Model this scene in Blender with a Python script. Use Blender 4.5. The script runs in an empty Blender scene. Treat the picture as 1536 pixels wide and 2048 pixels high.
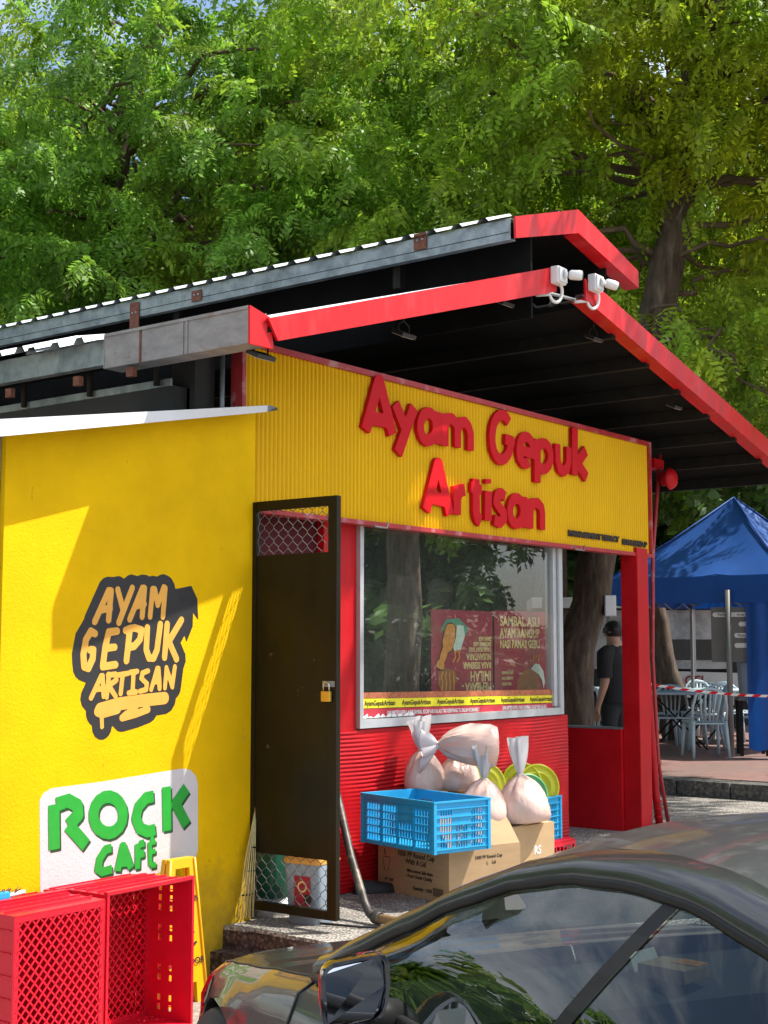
import bpy, bmesh, math, random
import numpy as np
from mathutils import Vector, Matrix

R = math.radians
scene = bpy.context.scene
COL = scene.collection

# ------------------------------------------------------------------ camera, sky, sun, exposure
# world frame: X along the shop front (to the right), Y into the building, Z up; metres
HEAD, PITCH = R(37.35), R(5.62)
CAM = Vector((-5.589, -5.204, 1.48))
fh = Vector((math.cos(HEAD), math.sin(HEAD), 0))
rt = Vector((math.sin(HEAD), -math.cos(HEAD), 0))
fw = fh * math.cos(PITCH) + Vector((0, 0, math.sin(PITCH)))
upv = rt.cross(fw)
cd = bpy.data.cameras.new('camera')
cam = bpy.data.objects.new('camera', cd)
COL.objects.link(cam)
cam.matrix_world = Matrix(((rt.x, upv.x, -fw.x, CAM.x), (rt.y, upv.y, -fw.y, CAM.y), (rt.z, upv.z, -fw.z, CAM.z), (0, 0, 0, 1)))
cd.sensor_fit = 'HORIZONTAL'
cd.sensor_width = 36.0
cd.lens = 65.74
cd.clip_start, cd.clip_end = 0.05, 800
scene.camera = cam

SUN = Vector((0.368, -0.372, 0.852)).normalized()        # towards the sun
ELEV = math.asin(SUN.z)
w = bpy.data.worlds.new('World')
scene.world = w
w.use_nodes = True
nt = w.node_tree
nt.nodes.clear()
out = nt.nodes.new('ShaderNodeOutputWorld')
bg = nt.nodes.new('ShaderNodeBackground')
sky = nt.nodes.new('ShaderNodeTexSky')
sky.sky_type = 'NISHITA'
sky.sun_disc = False
sky.sun_elevation = ELEV
sky.sun_rotation = math.atan2(SUN.x, SUN.y)
sky.air_density, sky.dust_density, sky.ozone_density = 1.0, 1.6, 1.0
tc = nt.nodes.new('ShaderNodeTexCoord')
mp = nt.nodes.new('ShaderNodeMapping')
mp.inputs['Scale'].default_value = (1.0, 1.0, 2.2)
cn = nt.nodes.new('ShaderNodeTexNoise')
cn.inputs['Scale'].default_value = 2.6
cn.inputs['Detail'].default_value = 7
cn.inputs['Roughness'].default_value = 0.62
cr = nt.nodes.new('ShaderNodeValToRGB')
cr.color_ramp.elements[0].position, cr.color_ramp.elements[1].position = 0.44, 0.66
mx = nt.nodes.new('ShaderNodeMix')
mx.data_type = 'RGBA'
mx.inputs['B'].default_value = (7.6, 7.9, 8.3, 1)        # cloud, in the sky node's own units
nt.links.new(tc.outputs['Generated'], mp.inputs['Vector'])
nt.links.new(mp.outputs['Vector'], cn.inputs['Vector'])
nt.links.new(cn.outputs['Fac'], cr.inputs['Fac'])
nt.links.new(cr.outputs['Color'], mx.inputs['Factor'])
nt.links.new(sky.outputs['Color'], mx.inputs['A'])
nt.links.new(mx.outputs['Result'], bg.inputs['Color'])
bg.inputs['Strength'].default_value = 0.145
nt.links.new(bg.outputs['Background'], out.inputs['Surface'])

sd = bpy.data.lights.new('sun', 'SUN')
sd.energy = 4.9
sd.angle = R(0.53)
sd.color = (1.0, 0.95, 0.87)
so = bpy.data.objects.new('sun', sd)
COL.objects.link(so)
so.rotation_euler = (-SUN).to_track_quat('-Z', 'Y').to_euler()
so.location = (6, -6, 12)

vs = scene.view_settings
vs.view_transform = 'Standard'
vs.look = 'None'
vs.exposure = 0.68
vs.gamma = 1
vs.use_curve_mapping = False
scene.cycles.max_bounces = 5
scene.cycles.diffuse_bounces = 2
scene.cycles.glossy_bounces = 3
scene.cycles.transmission_bounces = 4
scene.cycles.use_adaptive_sampling = True
scene.cycles.adaptive_threshold = 0.02
scene.cycles.transparent_max_bounces = 16
scene.cycles.use_denoising = True

# ------------------------------------------------------------------ helpers: objects
def tag(o, label=None, cat=None, group=None, kind=None):
    if label: o['label'] = label
    if cat: o['category'] = cat
    if group: o['group'] = group
    if kind: o['kind'] = kind
    return o

def thing(name, label, cat, loc=(0, 0, 0), rz=0.0, group=None, rot=None):
    o = bpy.data.objects.new(name, None)
    COL.objects.link(o)
    o.location = loc
    o.rotation_euler = rot if rot else (0, 0, rz)
    o.empty_display_size = 0.1
    return tag(o, label, cat, group)

def copy_tree(o, parent=None):
    c = o.copy()
    COL.objects.link(c)
    if parent: c.parent = parent
    for ch in list(o.children):
        copy_tree(ch, c)
    return c

class MB:
    """collects faces of one mesh"""
    def __init__(s): s.v, s.f, s.m, s.sm = [], [], [], []
    def add(s, vs, fs, mi=0, smooth=False):
        b = len(s.v)
        s.v += [tuple(p) for p in vs]
        for f in fs:
            s.f.append(tuple(b + i for i in f)); s.m.append(mi); s.sm.append(smooth)
        return s
    def box(s, x0, x1, y0, y1, z0, z1, mi=0, M=None):
        vs = [(x, y, z) for z in (z0, z1) for y in (y0, y1) for x in (x0, x1)]
        if M is not None: vs = [M @ Vector(p) for p in vs]
        return s.add(vs, [(0, 2, 3, 1), (4, 5, 7, 6), (0, 1, 5, 4), (2, 6, 7, 3), (0, 4, 6, 2), (1, 3, 7, 5)], mi)
    def bevbox(s, x0, x1, y0, y1, z0, z1, b=0.006, mi=0, M=None):
        # box with chamfered edges
        bm = bmesh.new()
        bmesh.ops.create_cube(bm, size=1)
        for v in bm.verts:
            v.co = Vector(((x0 + x1) / 2 + v.co.x * (x1 - x0), (y0 + y1) / 2 + v.co.y * (y1 - y0), (z0 + z1) / 2 + v.co.z * (z1 - z0)))
        bmesh.ops.bevel(bm, geom=bm.edges[:], offset=b, segments=2, profile=0.7, affect='EDGES')
        vs = [v.co.copy() for v in bm.verts]
        bm.verts.index_update()
        fs = [[v.index for v in f.verts] for f in bm.faces]
        bm.free()
        if M is not None: vs = [M @ p for p in vs]
        return s.add(vs, fs, mi)
    def prism(s, poly, axis, a0, a1, mi=0):
        """polygon in the two other axes (x,z for axis y / y,z for x / x,y for z) extruded from a0 to a1"""
        n = len(poly)
        def pt(p, a):
            return (p[0], a, p[1]) if axis == 'y' else (a, p[0], p[1]) if axis == 'x' else (p[0], p[1], a)
        vs = [pt(p, a0) for p in poly] + [pt(p, a1) for p in poly]
        fs = [tuple(range(n)), tuple(range(2 * n - 1, n - 1, -1))]
        fs += [(i, i + n, (i + 1) % n + n, (i + 1) % n) for i in range(n)]
        return s.add(vs, fs, mi)
    def tube(s, pts, r, seg=8, mi=0, cap=True, smooth=True):
        pts = [Vector(p) for p in pts]
        n = len(pts)
        rs = r if isinstance(r, (list, tuple)) else [r] * n
        vs, fs = [], []
        prev = None
        for i in range(n):
            t = (pts[min(i + 1, n - 1)] - pts[max(i - 1, 0)]).normalized()
            if prev is None:
                a = Vector((0, 0, 1)) if abs(t.z) < 0.9 else Vector((1, 0, 0))
                u = t.cross(a).normalized()
            else:
                u = (prev - t * prev.dot(t)).normalized()
            prev = u
            q = t.cross(u)
            for k in range(seg):
                an = 2 * math.pi * k / seg
                vs.append(pts[i] + (u * math.cos(an) + q * math.sin(an)) * rs[i])
        for i in range(n - 1):
            for k in range(seg):
                fs.append((i * seg + k, i * seg + (k + 1) % seg, (i + 1) * seg + (k + 1) % seg, (i + 1) * seg + k))
        s.add(vs, fs, mi, smooth)
        if cap:
            b = len(s.v) - len(vs)
            s.f.append(tuple(b + k for k in range(seg - 1, -1, -1))); s.m.append(mi); s.sm.append(False)
            s.f.append(tuple(b + (n - 1) * seg + k for k in range(seg))); s.m.append(mi); s.sm.append(False)
        return s
    def lathe(s, prof, M=None, seg=20, mi=0, smooth=True):
        vs, fs = [], []
        n = len(prof)
        for r, z in prof:
            for k in range(seg):
                a = 2 * math.pi * k / seg
                p = Vector((r * math.cos(a), r * math.sin(a), z))
                vs.append(M @ p if M is not None else p)
        for i in range(n - 1):
            for k in range(seg):
                fs.append((i * seg + k, i * seg + (k + 1) % seg, (i + 1) * seg + (k + 1) % seg, (i + 1) * seg + k))
        return s.add(vs, fs, mi, smooth)
    def grid(s, P, mi=0, smooth=True, closed_u=False):
        """P[i][j] grid of points"""
        n, m = len(P), len(P[0])
        fs = []
        for i in range(n - 1):
            for j in range(m if closed_u else m - 1):
                fs.append((i * m + j, i * m + (j + 1) % m, (i + 1) * m + (j + 1) % m, (i + 1) * m + j))
        return s.add([p for row in P for p in row], fs, mi, smooth)
    def mesh(s, name):
        me = bpy.data.meshes.new(name)
        me.from_pydata(s.v, [], s.f)
        me.polygons.foreach_set('material_index', s.m)
        me.polygons.foreach_set('use_smooth', s.sm)
        me.update()
        return me
    def build(s, name, mats, parent=None, local=False):
        """vertices are world coordinates unless local=True"""
        me = s.mesh(name)
        for m in (mats if isinstance(mats, (list, tuple)) else [mats]):
            me.materials.append(M_[m] if isinstance(m, str) else m)
        o = bpy.data.objects.new(name, me)
        COL.objects.link(o)
        if parent is not None:
            o.parent = parent
            if not local:
                me.transform(world_of(parent).inverted())
        return o

def world_of(o):
    m = o.matrix_basis.copy()
    return world_of(o.parent) @ m if o.parent else m

def meshobj(name, me, mats, parent=None, local=False):
    for m in (mats if isinstance(mats, (list, tuple)) else [mats]):
        me.materials.append(M_[m] if isinstance(m, str) else m)
    o = bpy.data.objects.new(name, me)
    COL.objects.link(o)
    if parent is not None:
        o.parent = parent
        if not local: me.transform(world_of(parent).inverted())
    return o

# ------------------------------------------------------------------ helpers: outlines from strokes (lettering)
def field(strokes, h, pad, butt):
    xs = [p[0] for _, l in strokes for p in l]; zs = [p[1] for _, l in strokes for p in l]
    x0, x1, z0, z1 = min(xs) - pad, max(xs) + pad, min(zs) - pad, max(zs) + pad
    gx, gz = np.meshgrid(np.arange(x0, x1 + h, h), np.arange(z0, z1 + h, h), indexing='ij')
    F = np.full(gx.shape, 9.0)
    for wd, l in strokes:
        for i in range(len(l) - 1):
            ax, az = l[i]; dx, dz = l[i + 1][0] - ax, l[i + 1][1] - az
            L = math.hypot(dx, dz) or 1e-6
            dx /= L; dz /= L
            t = (gx - ax) * dx + (gz - az) * dz; n = np.abs(-(gx - ax) * dz + (gz - az) * dx)
            if butt:
                d = np.maximum(np.abs(t - L / 2) - L / 2, n - wd / 2)
            else:
                tcl = np.clip(t, 0, L); d = np.hypot(t - tcl, n) - wd / 2
            F = np.minimum(F, d)
        if butt:
            idx = range(1, len(l) - 1) if l[0] != l[-1] else range(len(l))
            for i in idx:
                F = np.minimum(F, np.hypot(gx - l[i][0], gz - l[i][1]) - wd / 2)
    return F, x0, z0

def poly_field(poly, F, x0, z0, h):
    n, m = F.shape
    gx, gz = np.meshgrid(x0 + np.arange(n) * h, z0 + np.arange(m) * h, indexing='ij')
    ins = np.zeros(F.shape, bool); D = np.full(F.shape, 9.0)
    for i in range(len(poly)):
        ax, az = poly[i]; bx, bz = poly[(i + 1) % len(poly)]
        c = (az > gz) != (bz > gz)
        with np.errstate(divide='ignore', invalid='ignore'):
            ins ^= c & (gx < (bx - ax) * (gz - az) / ((bz - az) or 1e-9) + ax)
        L2 = (bx - ax) ** 2 + (bz - az) ** 2 or 1e-9
        t = np.clip(((gx - ax) * (bx - ax) + (gz - az) * (bz - az)) / L2, 0, 1)
        D = np.minimum(D, np.hypot(gx - ax - t * (bx - ax), gz - az - t * (bz - az)))
    return np.minimum(F, np.where(ins, -D, D))

def contours(F, x0, z0, h, tol):
    """closed outlines of F<0 by marching squares"""
    F = F.copy(); F[0, :] = F[-1, :] = 9; F[:, 0] = F[:, -1] = 9
    n, m = F.shape
    S = (F < 0)
    nxt = {}
    ci = np.argwhere((S[:-1, :-1] | S[1:, :-1] | S[1:, 1:] | S[:-1, 1:]) & ~(S[:-1, :-1] & S[1:, :-1] & S[1:, 1:] & S[:-1, 1:]))
    pos = {}
    def edge(i, j, k):
        a, b = ((i, j), (i + 1, j)) if k == 0 else ((i + 1, j), (i + 1, j + 1)) if k == 1 else ((i, j + 1), (i + 1, j + 1)) if k == 2 else ((i, j), (i, j + 1))
        key = (a, b)
        if key not in pos:
            fa, fb = F[a], F[b]; t = fa / (fa - fb)
            pos[key] = (x0 + (a[0] + t * (b[0] - a[0])) * h, z0 + (a[1] + t * (b[1] - a[1])) * h)
        return key
    T = {1: [(3, 0)], 2: [(0, 1)], 3: [(3, 1)], 4: [(1, 2)], 5: [(3, 0), (1, 2)], 6: [(0, 2)], 7: [(3, 2)], 8: [(2, 3)], 9: [(2, 0)], 10: [(0, 1), (2, 3)], 11: [(2, 1)], 12: [(1, 3)], 13: [(1, 0)], 14: [(0, 3)]}
    for i, j in ci:
        i, j = int(i), int(j)
        c = S[i, j] * 1 + S[i + 1, j] * 2 + S[i + 1, j + 1] * 4 + S[i, j + 1] * 8
        for a, b in T[int(c)]:
            nxt[edge(i, j, a)] = edge(i, j, b)
    loops = []
    while nxt:
        k0 = next(iter(nxt)); k = k0; L = []
        while k in nxt:
            L.append(pos[k]); k = nxt.pop(k)
        if len(L) > 6: loops.append(simplify(L, tol))
    return [l for l in loops if len(l) > 2]

def simplify(L, tol):
    def dp(a):
        if len(a) < 3: return a
        p, q = np.array(a[0]), np.array(a[-1]); A = np.array(a); d = q - p; n = np.hypot(*d)
        dist = np.hypot(*(A - p).T) if n < 1e-9 else np.abs(d[0] * (A[:, 1] - p[1]) - d[1] * (A[:, 0] - p[0])) / n
        i = int(dist.argmax())
        return dp(a[:i + 1])[:-1] + dp(a[i:]) if dist[i] > tol else [a[0], a[-1]]
    m = len(L) // 2
    return dp(L[:m + 1])[:-1] + dp(L[m:] + L[:1])[:-1]

def flat_mesh(name, loops, y_front, depth):
    """outlines in (X,Z) -> solid slab, front at Y=y_front, thickness depth towards +Y"""
    cu = bpy.data.curves.new(name, 'CURVE')
    cu.dimensions = '2D'; cu.fill_mode = 'BOTH'; cu.extrude = depth / 2
    for l in loops:
        sp = cu.splines.new('POLY'); sp.points.add(len(l) - 1)
        for p, (a, b) in zip(sp.points, l): p.co = (a, b, 0, 1)
        sp.use_cyclic_u = True
    o = bpy.data.objects.new(name, cu)
    me = bpy.data.meshes.new_from_object(o)
    me.name = name
    bpy.data.objects.remove(o); bpy.data.curves.remove(cu)
    me.transform(Matrix(((1, 0, 0, 0), (0, 0, -1, y_front + depth / 2), (0, 1, 0, 0), (0, 0, 0, 1))))
    return me

def text_mesh(txt, size, bold=0.0, depth=0.0004, align='CENTER', sx=1.0):
    """built-in font, flat in XY, centred on its origin"""
    cu = bpy.data.curves.new('lettering', 'FONT')
    cu.body = txt; cu.size = size; cu.align_x = align; cu.align_y = 'CENTER'; cu.offset = bold; cu.extrude = depth
    cu.resolution_u = 3
    o = bpy.data.objects.new('lettering', cu)
    me = bpy.data.meshes.new_from_object(o)
    bpy.data.objects.remove(o); bpy.data.curves.remove(cu)
    if sx != 1.0: me.transform(Matrix.Diagonal((sx, 1, 1, 1)))
    return me

def lettering(txt, size, M, mat, parent, name='lettering', **k):
    """M: world matrix whose XY plane carries the print"""
    me = text_mesh(txt, size, **k)
    me.transform(M)
    return meshobj(name, me, mat, parent)

def frame(o, xdir, ydir):
    x = Vector(xdir).normalized(); y = Vector(ydir); y = (y - x * y.dot(x)).normalized(); z = x.cross(y)
    return Matrix(((x.x, y.x, z.x, o[0]), (x.y, y.y, z.y, o[1]), (x.z, y.z, z.z, o[2]), (0, 0, 0, 1)))

# ------------------------------------------------------------------ materials
M_ = {}
def pm(name, col, rough=0.6, metal=0.0, var=0.12, scale=6.0, col2=None, fac2=(0.55, 0.75), bump=0.0, bscale=60.0, coat=0.0, spec=0.5, trans=0.0, stretch=(1, 1, 1), detail=5, island=0.0, rough_var=0.0):
    m = bpy.data.materials.new(name); m.use_nodes = True
    n = m.node_tree; P = n.nodes['Principled BSDF']; L = n.links.new
    P.inputs['Roughness'].default_value = rough; P.inputs['Metallic'].default_value = metal
    P.inputs['Coat Weight'].default_value = coat; P.inputs['Coat Roughness'].default_value = 0.04
    P.inputs['Specular IOR Level'].default_value = spec
    t = n.nodes.new('ShaderNodeTexCoord'); mpg = n.nodes.new('ShaderNodeMapping'); L(t.outputs['Object'], mpg.inputs['Vector'])
    mpg.inputs['Scale'].default_value = stretch
    nz = n.nodes.new('ShaderNodeTexNoise'); nz.inputs['Scale'].default_value = scale; nz.inputs['Detail'].default_value = detail; nz.inputs['Roughness'].default_value = 0.6
    L(mpg.outputs['Vector'], nz.inputs['Vector'])
    ra = n.nodes.new('ShaderNodeMapRange'); ra.inputs['From Min'].default_value = 0.3; ra.inputs['From Max'].default_value = 0.7
    ra.inputs['To Min'].default_value = 1 - var; ra.inputs['To Max'].default_value = 1 + var
    L(nz.outputs['Fac'], ra.inputs['Value'])
    src = None
    base = n.nodes.new('ShaderNodeMix'); base.data_type = 'RGBA'
    base.inputs['A'].default_value = (*col, 1); base.inputs['B'].default_value = (*(col2 or col), 1); base.inputs['Factor'].default_value = 0
    if col2:
        n2 = n.nodes.new('ShaderNodeTexNoise'); n2.inputs['Scale'].default_value = scale * 0.7; n2.inputs['Detail'].default_value = 8; n2.inputs['Roughness'].default_value = 0.65
        mp2 = n.nodes.new('ShaderNodeMapping'); mp2.inputs['Location'].default_value = (3.1, 7.7, 1.3); mp2.inputs['Scale'].default_value = stretch
        L(t.outputs['Object'], mp2.inputs['Vector']); L(mp2.outputs['Vector'], n2.inputs['Vector'])
        r2 = n.nodes.new('ShaderNodeMapRange'); r2.inputs['From Min'].default_value, r2.inputs['From Max'].default_value = fac2
        L(n2.outputs['Fac'], r2.inputs['Value']); L(r2.outputs['Result'], base.inputs['Factor'])
    hs = n.nodes.new('ShaderNodeHueSaturation')
    L(base.outputs['Result'], hs.inputs['Color'])
    val = ra.outputs['Result']
    if island:
        g = n.nodes.new('ShaderNodeNewGeometry'); r3 = n.nodes.new('ShaderNodeMapRange')
        r3.inputs['To Min'].default_value, r3.inputs['To Max'].default_value = 1 - island, 1 + island
        L(g.outputs['Random Per Island'], r3.inputs['Value'])
        mu = n.nodes.new('ShaderNodeMath'); mu.operation = 'MULTIPLY'; L(val, mu.inputs[0]); L(r3.outputs['Result'], mu.inputs[1]); val = mu.outputs[0]
    L(val, hs.inputs['Value'])
    L(hs.outputs['Color'], P.inputs['Base Color'])
    if rough_var:
        r4 = n.nodes.new('ShaderNodeMapRange'); r4.inputs['From Min'].default_value = 0.3; r4.inputs['From Max'].default_value = 0.7
        r4.inputs['To Min'].default_value, r4.inputs['To Max'].default_value = max(0.02, rough - rough_var), min(1, rough + rough_var)
        L(nz.outputs['Fac'], r4.inputs['Value']); L(r4.outputs['Result'], P.inputs['Roughness'])
    if bump:
        nb = n.nodes.new('ShaderNodeTexNoise'); nb.inputs['Scale'].default_value = bscale; nb.inputs['Detail'].default_value = 4
        L(mpg.outputs['Vector'], nb.inputs['Vector'])
        b = n.nodes.new('ShaderNodeBump'); b.inputs['Strength'].default_value = bump; b.inputs['Distance'].default_value = 0.01
        L(nb.outputs['Fac'], b.inputs['Height']); L(b.outputs['Normal'], P.inputs['Normal'])
    if trans:
        tr = n.nodes.new('ShaderNodeBsdfTranslucent'); ms = n.nodes.new('ShaderNodeMixShader'); ms.inputs[0].default_value = trans
        L(hs.outputs['Color'], tr.inputs['Color']); L(P.outputs[0], ms.inputs[1]); L(tr.outputs[0], ms.inputs[2])
        L(ms.outputs[0], n.nodes['Material Output'].inputs['Surface'])
    M_[name] = m
    return m

def glass(name, tint, f0=0.05, rough=0.0, haze=0.0):
    m = bpy.data.materials.new(name); m.use_nodes = True
    n = m.node_tree; n.nodes.clear(); L = n.links.new
    o = n.nodes.new('ShaderNodeOutputMaterial'); ms = n.nodes.new('ShaderNodeMixShader')
    lw = n.nodes.new('ShaderNodeLayerWeight'); lw.inputs['Blend'].default_value = 0.5
    pw = n.nodes.new('ShaderNodeMath'); pw.operation = 'POWER'; pw.inputs[1].default_value = 5.0
    ma = n.nodes.new('ShaderNodeMath'); ma.operation = 'MULTIPLY_ADD'; ma.inputs[1].default_value = 1 - f0; ma.inputs[2].default_value = f0
    t = n.nodes.new('ShaderNodeBsdfTransparent'); t.inputs['Color'].default_value = (*tint, 1)
    g = n.nodes.new('ShaderNodeBsdfGlossy'); g.inputs['Roughness'].default_value = rough; g.inputs['Color'].default_value = (1, 1, 1, 1)
    L(lw.outputs['Facing'], pw.inputs[0]); L(pw.outputs[0], ma.inputs[0])
    L(ma.outputs[0], ms.inputs[0]); L(t.outputs[0], ms.inputs[1]); L(g.outputs[0], ms.inputs[2])
    if haze:                                             # film of dust on the pane
        df = n.nodes.new('ShaderNodeBsdfDiffuse'); df.inputs['Color'].default_value = (0.62, 0.66, 0.62, 1); m2 = n.nodes.new('ShaderNodeMixShader'); m2.inputs[0].default_value = haze
        L(ms.outputs[0], m2.inputs[1]); L(df.outputs[0], m2.inputs[2]); L(m2.outputs[0], o.inputs['Surface'])
    else: L(ms.outputs[0], o.inputs['Surface'])
    M_[name] = m
    return m

pm('yellow_plaster', (0.80, 0.48, 0.0015), 0.8, spec=0.12, var=0.09, scale=3, col2=(0.55, 0.36, 0.03), fac2=(0.66, 0.82), bump=0.25, bscale=90)
pm('yellow_sheet', (0.82, 0.48, 0.0015), 0.5, spec=0.18, var=0.05, scale=2)
pm('red_paint', (0.50, 0.005, 0.010), 0.45, spec=0.3, var=0.12, scale=4, col2=(0.62, 0.05, 0.05), fac2=(0.66, 0.74), bump=0.08, bscale=40, rough_var=0.1)
pm('red_letter', (0.60, 0.003, 0.010), 0.5, var=0.05, spec=0.2)
pm('red_fascia', (0.60, 0.010, 0.014), 0.42, spec=0.35, var=0.14, scale=4, col2=(0.62, 0.05, 0.05), fac2=(0.5, 0.75), stretch=(2.5, 1, 0.6), rough_var=0.08)
pm('red_trim', (0.42, 0.03, 0.035), 0.45, var=0.15, scale=10, col2=(0.62, 0.35, 0.36), fac2=(0.55, 0.75))
pm('red_plastic', (0.72, 0.008, 0.03), 0.35, var=0.06, scale=9, trans=0.12)
pm('blue_plastic', (0.025, 0.40, 0.72), 0.4, var=0.08, scale=9, trans=0.1)
pm('galvanised', (0.33, 0.36, 0.37), 0.5, metal=0.55, var=0.2, scale=9, col2=(0.22, 0.25, 0.26), fac2=(0.45, 0.6), bump=0.05, bscale=30)
pm('zinc_sheet', (0.32, 0.35, 0.37), 0.5, metal=0.2, var=0.1, scale=5)
pm('gutter_metal', (0.30, 0.275, 0.26), 0.6, metal=0.25, var=0.2, scale=5, col2=(0.23, 0.10, 0.06), fac2=(0.58, 0.72), stretch=(1, 2, 4))
pm('rust', (0.16, 0.055, 0.03), 0.8, var=0.3, scale=30, col2=(0.28, 0.12, 0.07))
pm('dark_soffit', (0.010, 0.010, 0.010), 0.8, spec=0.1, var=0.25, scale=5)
pm('dark_steel', (0.016, 0.015, 0.013), 0.6, spec=0.2, var=0.3, scale=12)
pm('gate_paint', (0.0095, 0.0072, 0.0035), 0.4, spec=0.25, var=0.25, scale=5, col2=(0.016, 0.011, 0.005), fac2=(0.5, 0.7), stretch=(1, 1, 0.35), rough_var=0.12)
pm('wire', (0.16, 0.15, 0.13), 0.5, metal=0.3, var=0.1)
pm('white_metal', (0.75, 0.76, 0.77), 0.45, var=0.06, scale=6)
pm('aluminium', (0.55, 0.57, 0.58), 0.38, metal=0.35, var=0.06, scale=14)
pm('white_paint', (0.62, 0.60, 0.59), 0.7, var=0.06, scale=5, col2=(0.55, 0.50, 0.47), fac2=(0.64, 0.78), bump=0.2, bscale=90)
pm('green_paint', (0.015, 0.36, 0.03), 0.55, var=0.1, scale=14)
pm('dark_green_paint', (0.012, 0.07, 0.02), 0.6, var=0.1)
pm('black_paint', (0.022, 0.021, 0.022), 0.55, var=0.15, scale=6, bump=0.1, bscale=90)
pm('orange_paint', (0.80, 0.40, 0.06), 0.6, var=0.08, scale=9)
pm('black_plastic', (0.015, 0.015, 0.015), 0.4, var=0.15)
pm('grey_plastic', (0.27, 0.33, 0.38), 0.45, var=0.06)
pm('orange_plastic', (0.85, 0.42, 0.08), 0.4, var=0.05)
pm('green_plastic', (0.012, 0.10, 0.06), 0.45, var=0.1)
pm('yellow_plastic', (0.86, 0.46, 0.005), 0.36, var=0.05)
pm('lime_plastic', (0.62, 0.62, 0.01), 0.35, var=0.05, trans=0.15)
pm('mint_plastic', (0.12, 0.42, 0.16), 0.35, var=0.05, trans=0.15)
pm('white_plastic', (0.74, 0.75, 0.74), 0.4, var=0.05)
pm('chair_plastic', (0.42, 0.53, 0.58), 0.38, var=0.06)
pm('cardboard', (0.42, 0.27, 0.14), 0.85, var=0.09, scale=5, stretch=(1, 1, 6))
pm('cardboard_light', (0.50, 0.33, 0.17), 0.8, var=0.1, scale=6)
pm('ink', (0.035, 0.022, 0.016), 0.7, var=0.1)
pm('bag_flour', (0.72, 0.50, 0.42), 0.24, var=0.07, scale=7, col2=(0.78, 0.66, 0.60), fac2=(0.45, 0.7), bump=0.9, bscale=22, stretch=(1, 1, 0.35))
pm('bag_film', (0.80, 0.80, 0.82), 0.18, var=0.04, trans=0.45)
pm('brass', (0.62, 0.42, 0.08), 0.35, metal=0.8, var=0.1)
pm('chrome', (0.6, 0.6, 0.62), 0.15, metal=1.0, var=0.05)
pm('straw', (0.66, 0.56, 0.24), 0.6, var=0.2, scale=30)
pm('old_pipe', (0.045, 0.04, 0.036), 0.5, metal=0.2, var=0.35, scale=20, col2=(0.15, 0.12, 0.09), fac2=(0.5, 0.62))
pm('bamboo', (0.33, 0.21, 0.09), 0.55, var=0.2, scale=14, col2=(0.10, 0.07, 0.04), fac2=(0.55, 0.68))
pm('rubber', (0.018, 0.018, 0.018), 0.6, var=0.2)
pm('blue_canvas', (0.008, 0.085, 0.36), 0.6, var=0.1, scale=3, bump=0.15, bscale=5, trans=0.25)
pm('grey_board', (0.16, 0.16, 0.15), 0.6, var=0.08)
pm('grey_pole', (0.19, 0.19, 0.18), 0.5, metal=0.2, var=0.1)
pm('label_white', (0.72, 0.72, 0.70), 0.6, var=0.03)
pm('tarp_clear', (0.46, 0.46, 0.45), 0.3, var=0.2, scale=3, col2=(0.25, 0.27, 0.28), fac2=(0.45, 0.6))
pm('caravan', (0.60, 0.59, 0.57), 0.5, var=0.1, scale=2)
pm('shaded_red', (0.07, 0.005, 0.010), 0.6, var=0.1, spec=0.2)
pm('maroon', (0.26, 0.012, 0.03), 0.5, var=0.1)
pm('poster_red', (0.36, 0.018, 0.04), 0.45, var=0.05)
pm('poster_gold', (0.78, 0.55, 0.22), 0.5, var=0.05)
pm('poster_brown', (0.36, 0.13, 0.035), 0.5, var=0.15, scale=30)
pm('poster_orange', (0.75, 0.28, 0.04), 0.5, var=0.2, scale=30)
pm('poster_green', (0.10, 0.30, 0.18), 0.5, var=0.15, scale=20)
pm('poster_rice', (0.66, 0.74, 0.60), 0.5, var=0.15, scale=60)
pm('strip_yellow', (0.80, 0.70, 0.02), 0.5, var=0.04)
pm('strip_red', (0.50, 0.03, 0.05), 0.5, var=0.06)
pm('strip_brick', (0.40, 0.12, 0.05), 0.6, var=0.35, scale=40)
pm('skin', (0.42, 0.24, 0.16), 0.55, var=0.05)
pm('hair', (0.010, 0.009, 0.009), 0.5, var=0.2)
pm('black_cloth', (0.012, 0.012, 0.014), 0.9, var=0.2, scale=20)
pm('trousers', (0.016, 0.019, 0.022), 0.9, var=0.2, scale=20)
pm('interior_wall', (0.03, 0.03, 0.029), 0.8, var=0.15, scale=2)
pm('bark', (0.085, 0.058, 0.04), 0.95, var=0.5, scale=16, col2=(0.16, 0.12, 0.09), fac2=(0.5, 0.7), bump=1.0, bscale=26, stretch=(1, 1, 0.22))
pm('twig', (0.13, 0.085, 0.05), 0.85, var=0.3, scale=10)
pm('leaf', (0.24, 0.39, 0.028), 0.5, var=0.35, scale=0.55, col2=(0.42, 0.47, 0.02), fac2=(0.46, 0.62), trans=0.55, island=0.4)
pm('leaf_cool', (0.19, 0.37, 0.04), 0.46, var=0.35, scale=0.6, col2=(0.36, 0.45, 0.03), fac2=(0.48, 0.66), trans=0.52, island=0.4)
pm('leaf_dark', (0.09, 0.18, 0.032), 0.38, var=0.35, scale=0.8, trans=0.4, island=0.4)
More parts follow.
